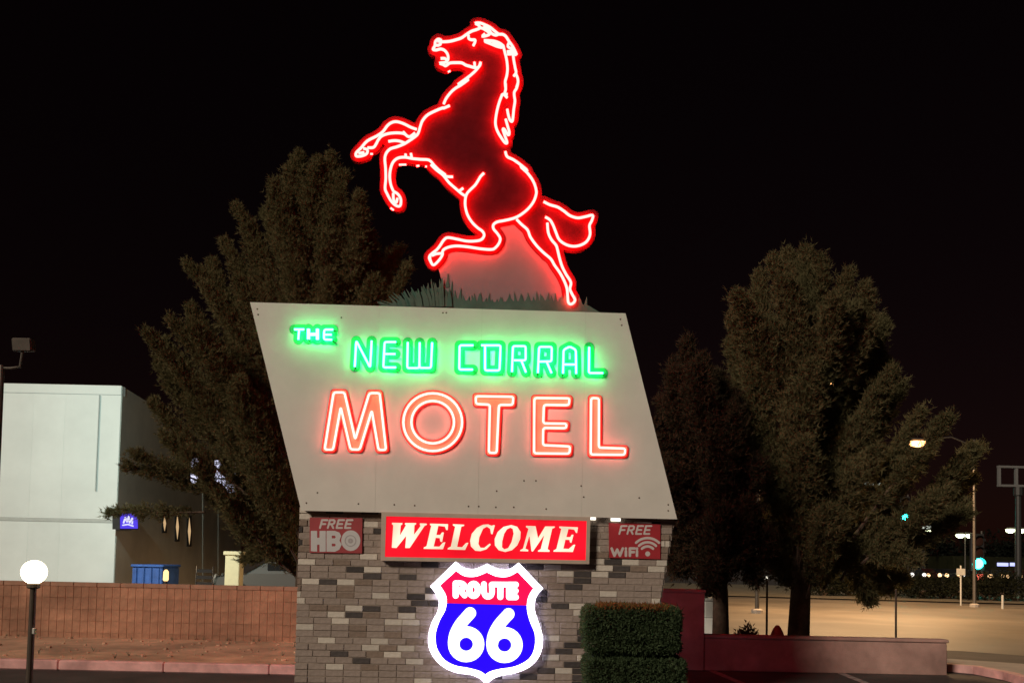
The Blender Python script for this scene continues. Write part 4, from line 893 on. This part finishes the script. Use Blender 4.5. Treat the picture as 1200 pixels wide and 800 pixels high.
ch = thing('patio_chair', 'dark metal chair frame behind the block wall', 'chair', (p.x, p.y, 0)); zz = atY(236, 663, 22.5).z
for sx in (-.22, .22):
    obj('leg', tube([(p.x + sx, p.y - .2, 0), (p.x + sx, p.y - .2, .62)], .016, 6), 'dark', ch); obj('leg', tube([(p.x + sx, p.y + .22, 0), (p.x + sx, p.y + .2, .45), (p.x + sx, p.y + .26, zz)], .016, 6), 'dark', ch)
    obj('armrest', box(p.x + sx - .025, p.x + sx + .025, p.y - .22, p.y + .22, .621, .645), 'dark', ch)
obj('seat', box(p.x - .24, p.x + .24, p.y - .22, p.y + .2, .42, .45, .01), 'dark', ch)
for k in range(4): obj('back_slat', box(p.x - .2, p.x + .2, p.y + .212, p.y + .23, .6 + k * .17, .69 + k * .17), 'dark', ch)
a, b = atY(264, 650, 26), atY(281, 650, 26)
cp = thing('cream_post', 'cream square porch post behind the block wall under the pine', 'post', ((a.x + b.x) / 2, 26.2, 0))
obj('shaft', box(a.x, b.x, 26, 26.42, .12, a.z, .02), 'cream', cp); obj('plinth', box(a.x - .05, b.x + .05, 25.95, 26.47, 0, .118, .02), 'cream', cp); obj('capital', box(a.x - .05, b.x + .05, 25.95, 26.47, a.z + .002, a.z + .12, .02), 'cream', cp)

# ---- cars
def car_geo(L=4.4, W_=1.75):
    prof = [(0, .35), (.02, .75), (.12, .86), (1.05, .95), (1.75, 1.40), (3.2, 1.42), (4.0, .98), (4.35, .92), (4.4, .5), (4.38, .33)]
    V = []; n = len(prof)
    for s_, ins in ((-1, .06), (-1, 0), (1, 0), (1, .06)):
        for x, z in prof: V.append((x - L / 2, s_ * (W_ / 2 - ins - (.18 if z > 1.2 else 0)), z))
    Fc = []
    for k in range(3):
        for i in range(n): Fc.append((k * n + i, k * n + (i + 1) % n, (k + 1) * n + (i + 1) % n, (k + 1) * n + i))
    Fc += [tuple(range(n)), tuple(range(4 * n - 1, 3 * n - 1, -1))]
    return V, Fc
CARM = {}
def car(label, x, y, rz, body, head, tail, group, sc_=1.0):
    t = thing('parked_car', label, 'car', (x, y, 0), group); b0 = Matrix.Translation((x, y, 0)) @ Matrix.Rotation(rz, 4, 'Z') @ Matrix.Scale(sc_, 4)
    P_ = lambda nm, g, m: obj(nm, xf(g, b0), m, t)
    P_('body', car_geo(), body)
    P_('side_glass', merge(slab([Vector((-.95, s_ * .80, .98)), Vector((-.42, s_ * .715, 1.34)), Vector((.95, s_ * .715, 1.36)), Vector((1.6, s_ * .80, 1.0))], [Vector((-.95, s_ * .70, .98)), Vector((-.42, s_ * .6, 1.34)), Vector((.95, s_ * .6, 1.36)), Vector((1.6, s_ * .70, 1.0))]) if s_ < 0 else slab([Vector((1.6, .80, 1.0)), Vector((.95, .715, 1.36)), Vector((-.42, .715, 1.34)), Vector((-.95, .80, .98))], [Vector((1.6, .7, 1.0)), Vector((.95, .6, 1.36)), Vector((-.42, .6, 1.34)), Vector((-.95, .7, .98))])), 'glass') if False else None
    for s_ in (-1, 1):
        P_('side_window', box(-.4, .95, s_ * .745 - .03, s_ * .745 + .03, 1.02, 1.33, .02), 'glass')
        P_('headlight', lathe([(.02, -.02), (.17, 0), (.17, .03), (.05, .06)], 10), head) if False else None
        g = xf(lathe([(.22, -.03), (.22, .03), (.10, .08)], 10), Matrix.Translation((-2.17, s_ * .62, .70)) @ Matrix.Rotation(R(-90), 4, 'Y')); P_('headlight', g, head)
        P_('tail_light', box(2.14, 2.215, s_ * .66 - .15, s_ * .66 + .15, .72, .86, .01), tail)
        for wx in (-1.35, 1.35):
            P_('wheel', xf(lathe([(.18, -.1), (.32, -.1), (.32, .1), (.18, .1)], 14), Matrix.Translation((wx, s_ * .80, .32)) @ Matrix.Rotation(R(90), 4, 'X')), 'black')
    return t
M['car_dark'] = mat('dark_car_paint', (.012, .012, .014), .35); M['car_white'] = mat('white_car_paint', (.13, .125, .12), .35); M['car_red'] = mat('maroon_car_paint', (.03, .008, .008), .35)
M['lamp_off'] = mat('unlit_lamp_glass', (.4, .38, .35), .2); M['tail_off'] = mat('unlit_tail_glass', (.35, .06, .04), .25)
M['tail_on'] = lamp('red_tail_light', (2.2, .25, .12), False); M['head_on'] = lamp('warm_headlight', (3.2, 1.9, .9), False); M['head_white'] = lamp('white_headlight', (2.5, 2.3, 2.1), False)
p = atY(331, 676, 30)
car('grey parked car showing its roof above the block wall beside the pillar', p.x - .3, 31, R(8), 'car_white', 'lamp_off', 'tail_off', None)

# ================================================================== lamps in the picture
def ring_pole(t, x, y, h, r0_, r1_, m, name='pole', n=10):
    return obj(name, lathe([(r0_, 0), (r1_, h)], n, (x, y, 0)), m, t, smooth=False)
# globe lamp near left
p = atY(40, 670, 7.0)
gl = thing('globe_lamp', 'round white glowing globe on a thin dark post in front of the left kerb', 'lamp', (p.x, p.y, 0))
obj('post', lathe([(.085, 0), (.07, .03), (.028, .06), (.024, p.z - .13)], 12, (p.x, p.y, 0)), 'lamp_pole', gl)
obj('collar', lathe([(.034, 0), (.05, .01), (.05, .04), (.036, .05)], 12, (p.x, p.y, p.z - .135)), 'lamp_pole', gl)
prof = [(.097 * math.sin(R(a)) + .001, -.097 * math.cos(R(a))) for a in range(14, 181, 10)]
obj('globe', lathe(prof, 20, (p.x, p.y, p.z)), 'globe', gl, smooth=True)
obj('photocell', box(p.x + .03, p.x + .055, p.y - .05, p.y - .02, p.z - .5, p.z - .45, .005), 'pale_pole', gl)
# floodlight on pole, shining on the white wall
p = atY(2, 428, 19.0); h = atY(28, 404, 19.0)
fl = thing('floodlight_pole', 'tall pole with a floodlight on a bent arm at the left edge', 'lamp', (p.x, p.y, 0))
ring_pole(fl, p.x, p.y, p.z, .085, .06, 'pole')
obj('arm', tube([(p.x, p.y, p.z - .06), (p.x + .22, p.y, p.z - .06), (h.x - .06, p.y, p.z - .02), (h.x - .02, p.y, h.z - .12)], .03, 8), 'pole', fl)
g = xf(box(-.22, .22, -.11, .11, -.15, .15, .03), Matrix.Translation(h) @ Matrix.Rotation(R(12), 4, 'X')); obj('flood_housing', g, 'pole', fl)
M['flood_lens'] = lamp('flood_lens', (3, 3.2, 3.0), False)
obj('lens', xf(box(-.19, .19, .113, .118, -.12, .12), Matrix.Translation(h) @ Matrix.Rotation(R(12), 4, 'X')), 'flood_lens', fl)
ld = bpy.data.lights.new('flood_lamp', 'SPOT'); ld.energy = 1750; ld.color = (.72, 1.0, .92); ld.spot_size = R(150); ld.spot_blend = .8; ld.shadow_soft_size = .2
lo = bpy.data.objects.new('flood_lamp', ld); COL.objects.link(lo); lo.parent = fl; lo.location = Vector((h.x, h.y + .2, h.z)) - BASE[fl.name]
lo.rotation_euler = (Vector((-14.5, 28, 3.4)) - h).to_track_quat('-Z', 'Y').to_euler()

def street_lamp(label, bx, by, z, hx, hz, rgb, power, group, ang=164, m='pole', lens='sodium_lens'):
    t = thing('street_lamp', label, 'street lamp', (bx, by, 0), group)
    ring_pole(t, bx, by, z, .075, .045, m); obj('base', lathe([(.2, 0), (.2, .12), (.12, .16)], 10, (bx, by, 0)), 'concrete', t)
    obj('arm', tube([(bx, by, z - .3), (bx + (hx - bx) * .4, by, z + .1), (hx, by, hz + .12)], .035, 7), m, t)
    obj('lamp_head', xf(box(-.42, .42, -.16, .16, -.01, .13, .05), Matrix.Translation((hx, by, hz + .08))), 'pole', t)
    obj('lens', xf(lathe([(.06, -.24), (.20, -.19), (.29, -.08), (.30, 0)], 14), Matrix.Translation((hx, by, hz + .068)) @ Matrix.Scale(1.45, 4, (1, 0, 0))), lens, t)
    if power:
        l = bpy.data.lights.new('lamp_light', 'SPOT'); l.energy = power; l.color = rgb; l.spot_size = R(ang); l.spot_blend = .25; l.shadow_soft_size = .3
        o = bpy.data.objects.new('lamp_light', l); COL.objects.link(o); o.parent = t; o.location = Vector((hx, by, hz - .24)) - BASE[t.name]
    return t
M['sodium_lens'] = lamp('sodium_lens', (7.0, 3.2, 1.1), False); M['white_lens'] = lamp('greenish_white_lens', (6.0, 6.6, 4.0), False)
pb = ground(1142, 711); hh = atY(1075, 519, pb.y)
street_lamp('sodium street lamp with long arm glowing at the right edge of the big pine', pb.x, pb.y, hh.z + .2, hh.x, hh.z, (1, .60, .29), 3300, 'sodium street lamps')
p2 = atY(975, 452, 29)
street_lamp('sodium street lamp mostly hidden by the crown of the big pine', p2.x - 2.5, 29, p2.z + .2, p2.x, p2.z, (1, .60, .29), 6800, 'sodium street lamps')
# distant car park lamps
for px, py, Y, lb in ((1131, 627, 130, 'far greenish white car park lamp left of the green signal'), (1190, 621, 125, 'far greenish white car park lamp at the right edge'), (1083, 620, 140, 'far white car park lamp low behind the right side of the big pine')):
    p = atY(px, py, Y)
    t = thing('car_park_lamp', lb, 'street lamp', (p.x, p.y, 0), 'far car park lamps'); ring_pole(t, p.x, p.y, p.z + .3, .12, .08, 'pole')
    for s_ in (-1, 1):
        obj('lamp_head', xf(box(-.45, .45, -.3, .3, -.1, .15, .05), Matrix.Translation((p.x + s_ * .75, p.y, p.z + .25))), 'pole', t)
        obj('lens', xf(lathe([(.25, -.55), (.58, -.3), (.58, .0)], 12), Matrix.Translation((p.x + s_ * .75, p.y, p.z + .14))), 'white_lens', t)
    obj('cross_arm', tube([(p.x - .9, p.y, p.z + .42), (p.x + .9, p.y, p.z + .42)], .05, 6), 'pole', t)
# traffic signals
M['teal_on'] = lamp('green_signal_lens', (.8, 60, 46), True); M['lens_off'] = mat('unlit_signal_lens', (.05, .02, .015), .3); M['hand_on'] = lamp('red_hand_lens', (2.2, .35, .22), False)
def signal(label, px, py, Y, ped):
    p = atY(px, py, Y); t = thing('traffic_light', label, 'traffic light', (p.x + .3, p.y, 0), 'traffic lights')
    ring_pole(t, p.x + .3, p.y, p.z + 2.1, .08, .06, 'pole')
    obj('housing', box(p.x - .42, p.x + .42, p.y - .12, p.y + .14, p.z - .48, p.z + 1.92, .03), 'dark', t)
    for k, mm in enumerate(('teal_on', 'lens_off', 'lens_off')):
        m4 = Matrix.Translation((p.x, p.y - .125, p.z + k * .72)) @ Matrix.Rotation(R(90), 4, 'X'); ln = obj('signal_lens', xf(lathe([(.33, 0), (.30, .06), (.1, .11)], 16), m4), mm, t)
        V = []; Fc = []
        for a in range(9):
            an = R(a * 22.5)
            for y in (p.y - .122, p.y - .40): V.append((p.x + .36 * math.cos(an), y, p.z + k * .72 + .36 * math.sin(an)))
        for a in range(8): Fc.append((2 * a, 2 * a + 1, 2 * a + 3, 2 * a + 2))
        obj('visor', (V, Fc), 'dark', ln)
    if ped:
        q = atY(1147.5, 676, Y); h_ = obj('hand_signal', box(q.x - .3, q.x + .3, q.y - .1, q.y + .12, q.z - .3, q.z + .3, .03), 'dark', t)
        obj('hand_lens', box(q.x - .2, q.x + .2, q.y - .112, q.y - .102, q.z - .2, q.z + .2), 'hand_on', h_)
    return t
signal('green traffic light above a red hand signal, behind the street lamp pole', 1145, 660, 55, True)
signal('green traffic light high behind the right edge of the big pine', 1060, 607, 75, False)
# sign on a post and a bare post on the verge
p = ground(1126, 709); q = atY(1125.5, 670, p.y)
sp = thing('road_sign', 'small pale road sign seen from behind on a thin post across the street', 'sign', (p.x, p.y, 0))
ring_pole(sp, p.x, p.y, q.z + .3, .035, .035, 'pale_pole', 'post', 8); obj('plate', box(q.x - .2, q.x + .2, p.y - .05, p.y - .038, q.z - .14, q.z + .16, .005), 'pale_pole', sp)
def post(label, px, py0, py1, r_, m, name='post', grp=None):
    p = ground(px, py0); q = atY(px, py1, p.y); t = thing(name, label, 'post', (p.x, p.y, 0), grp)
    obj('shaft', lathe([(r_, 0), (r_ * .9, q.z - .03)], 9, (p.x, p.y, 0)), m, t); obj('cap', lathe([(r_ * .95, 0), (r_ * .6, .03)], 9, (p.x, p.y, q.z - .03)), m, t); return t
post('short pale marker post across the street near the right edge', 1175, 713, 697, .05, 'pale_pole', 'marker_post')
def wpost(label, px, py1, Y, r_, m, name):
    q = atY(px, py1, Y); t = thing(name, label, 'post', (q.x, q.y, 0)); obj('shaft', lathe([(r_, 0), (r_ * .9, q.z)], 9, (q.x, q.y, 0)), m, t)
    obj('foot', lathe([(r_ * 2.2, 0), (r_ * 2.2, .03), (r_ * 1.1, .05)], 9, (q.x, q.y, 0)), m, t); return t
wpost('thin dark post behind the low stucco wall right of the big pine', 1050, 690, 15.5, .02, 'lamp_pole', 'thin_post')
t = wpost('thin dark post with a tiny white light between the two pine trunks', 899, 680, 16.5, .022, 'lamp_pole', 'thin_post')
q = atY(898, 678, 16.5); obj('light', lathe([(.02, 0), (.03, .03), (.01, .06)], 8, (q.x, q.y, q.z - .01)), 'white_glow', t)
# hydrant, round bush, white cabinet behind the wall
q = atY(911, 732, 14.6)
hy = thing('fire_hydrant', 'small red hydrant peeking over the low stucco wall', 'hydrant', (q.x, q.y, 0)); hz = q.z
obj('barrel', lathe([(.14, 0), (.14, .04), (.085, .05), (.085, hz - .2), (.11, hz - .19), (.11, hz - .16), (.09, hz - .10), (.05, hz - .03), (.02, hz)], 14, (q.x, q.y, 0)), 'red_body', hy)
obj('outlet', merge(*[xf(lathe([(.045, 0), (.045, .08), (.03, .10)], 8), Matrix.Translation((q.x + s_ * .07, q.y, hz - .28)) @ Matrix.Rotation(R(90 * s_), 4, 'Y')) for s_ in (-1, 1)]), 'red_body', hy)
a, b = atY(826, 700, 17), atY(839, 742, 17)
cb = thing('utility_cabinet', 'grey and white utility cabinet behind the end of the pier', 'cabinet', (a.x + .1, 17.2, 0))
obj('case', box(a.x, b.x, 17, 17.5, .55, a.z - .06, .02), 'trim', cb); obj('lid', box(a.x - .02, b.x + .02, 16.98, 17.52, a.z - .058, a.z, .01), 'trim', cb); obj('plinth', box(a.x - .08, b.x + .03, 16.95, 17.55, 0, .548, .02), 'white_wall', cb)
def bush(name, label, c, rx, ry, rz, n, m, leaf=.08, cat='bush', group=None):
    t = thing(name, label, cat, (c[0], c[1], 0), group)
    k = 9; cc = RNG.normal(size=(k, 3)) * .45; cc[:, 2] = np.abs(cc[:, 2]) * .8
    w_ = RNG.integers(0, k, n); v = unit(RNG.normal(size=(n, 3))); P = cc[w_] * .7 + v * RNG.uniform(.35, .65, n)[:, None]
    P = P * np.array((rx, ry, rz)) + np.array((c[0], c[1], rz * .55)); P[:, 2] = np.maximum(P[:, 2], .02)
    V, T = tri_soup(P, unit(v + RNG.normal(size=(n, 3)) * .8), RNG.uniform(.6, 1.3, n) * leaf, RNG.uniform(.4, .8, n) * leaf * .7)
    npobj('foliage', V, T, m, t)
    obj('stem', merge(*[tube([(c[0], c[1], 0), (c[0] + cc[i, 0] * rx * .5, c[1] + cc[i, 1] * ry * .5, rz * .5)], .02 + .01 * rx, 5) for i in range(5)]), 'bark', t)
    return t
q = atY(872, 741, 14.4); bush('round_bush', 'low dark bush just behind the low stucco wall', (q.x, q.y), .24, .24, .42, 1800, 'pine_c', .07)
# bushes along the far verge, darker trees beyond
for k, (px, lb) in enumerate(((965, 'dark low bush on the far verge straight under the big pine'), (1000, 'dark low bush on the far verge left of the thin dark post'), (1040, 'dim bush on the far verge right behind the thin dark post'), (1075, 'olive bush on the far verge between the thin dark post and the small road sign'), (1108, 'olive bush on the far verge just left of the small road sign'), (1134, 'olive bush on the far verge between the small road sign and the street lamp pole'), (1160, 'olive bush on the far verge left of the short marker post'), (1190, 'olive bush on the far verge between the marker post and the right edge'))):
    Y = 47 + (k % 3) * 1.2 - (px - 960) * .012; q = atY(px, 700, Y)
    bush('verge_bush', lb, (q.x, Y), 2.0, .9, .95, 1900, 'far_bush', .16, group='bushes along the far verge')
for k, (px, Y, hgt, wd, lb) in enumerate(((800, 190, 13, 11, 'far black tree behind the smaller dusky pine trunk'), (880, 176, 12, 11, 'far black tree seen between the trunks of the two right pines'), (960, 184, 14, 11, 'far black tree behind the trunk of the big pine'), (1040, 170, 11, 10, 'far dark tree behind the right lower crown of the big pine'), (1105, 168, 9, 9, 'far dark tree left of the near green traffic light'), (1165, 172, 9, 9, 'far dark tree right of the near green traffic light'), (1215, 174, 11, 10, 'far dark tree cut off by the right edge of the picture'))):
    q = atY(px, 665, Y)
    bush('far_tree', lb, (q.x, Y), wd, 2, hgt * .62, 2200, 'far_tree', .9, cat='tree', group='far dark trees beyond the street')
# far cars with lights
cars = [(1070, 'car_dark', 'tail_on', 'head_white', 'far dark car with whitish lights at the left end of the row'), (1083, 'car_red', 'tail_on', 'head_on', 'far maroon car with orange lights in the row of lights'), (1109, 'car_dark', 'tail_on', 'head_on', 'far dark car with amber lights left of the small road sign'), (1140, 'car_dark', 'tail_on', 'head_on', 'far dark car hidden behind the street lamp pole'), (1097, 'car_dark', 'tail_on', 'head_white', 'far dark car with white lights between the maroon car and the amber lights'), (1124, 'car_dark', 'tail_on', 'head_white', 'far dark car right behind the small road sign'), (1158, 'car_dark', 'tail_on', 'head_on', 'far dark car just right of the red hand signal'), (1172, 'car_dark', 'tail_on', 'head_on', 'far dark car with amber lights under the lit shop fronts'), (1191, 'car_red', 'tail_on', 'head_on', 'far maroon car with amber lights nearest the right edge')]
for k, (px, bd, tl, hd_, lb) in enumerate(cars):
    q = atY(px, 672, 118 + k * 1.5); car(lb, q.x, q.y, R(78 + (k * 37) % 24), bd, hd_, tl, 'far cars in a row of lights', 1.25)
# lit shop and fuel canopy far away
M['shop_sign'] = lamp('bluish_shop_sign', (.75, .8, 1.6), False); M['strip_lit'] = lamp('white_canopy_strip', (.9, .95, .8), False)
q = atY(1186, 661, 140)
sh_ = thing('shop_building', 'far low shop with two bluish lit fascia signs at the right edge', 'building', (q.x, 146, 0))
obj('wall', box(q.x - 9, q.x + 9, 141, 150, 0, q.z + 1.2, .05), 'far_bush', sh_)
for px in (1175, 1190): s_ = atY(px, 661, 140.9); obj('fascia_sign', box(s_.x - .9, s_.x + .9, 140.8, 140.97, s_.z - .28, s_.z + .28, .03), 'shop_sign', sh_)
amb = [atY(px, 670 + (px - 1140) * .012, 140.9) for px in (1164, 1170, 1182, 1187, 1194, 1198)]
for s_ in amb: obj('shop_window', box(s_.x - .35, s_.x + .35, 140.9, 140.98, s_.z - .25, s_.z + .25, .02), 'sodium_lens', sh_)
for px0, px1, py, Y, lb in ((1012, 1036, 568, 120, 'far lit canopy strip glimpsed through the big pine, the upper one'), (1066, 1092, 619, 120, 'far lit canopy strip at the lower right of the big pine'), (1006, 1036, 599, 110, 'far lit canopy strip glimpsed through the middle of the big pine')):
    a, b = atY(px0, py, Y), atY(px1, py, Y); t = thing('lit_canopy', lb, 'canopy', (a.x, Y, 0), 'far lit canopies')
    obj('roof', box(a.x - .5, b.x + .5, Y, Y + 6, a.z - .1, a.z + .6, .05), 'dark', t); obj('light_strip', box(a.x, b.x, Y - .06, Y - .01, a.z + .02, a.z + .42), 'strip_lit', t)
    for x in (a.x, b.x): obj('column', box(x - .15, x + .15, Y + 2.5, Y + 2.8, 0, a.z - .12), 'dark', t)
# empty billboard frame at right edge
M['bill'] = mat('galvanised_frame', (.22, .22, .22), .5, metal=.3)
a = atY(1169, 547, 62); b = atY(1215, 568, 62)
bf = thing('billboard_frame', 'empty rectangular steel sign frame high at the right edge', 'sign frame', ((a.x + b.x) / 2, 62, 0))
z0, z1 = atY(1190, 569, 62).z, atY(1190, 547, 62).z
for x in (a.x + .1, a.x + 1.35, a.x + 2.6): obj('upright', box(x - .09, x + .09, 61.9, 62.1, z0, z1), 'bill', bf)
for z in (z0, z1): obj('rail', box(a.x, a.x + 2.75, 61.88, 62.12, z - .08, z + .08), 'bill', bf)
obj('post', lathe([(.2, 0), (.2, z0 - .7), (.32, z0 - .69), (.32, z0 - .09)], 10, (a.x + 1.5, 62, 0)), 'dark', bf)
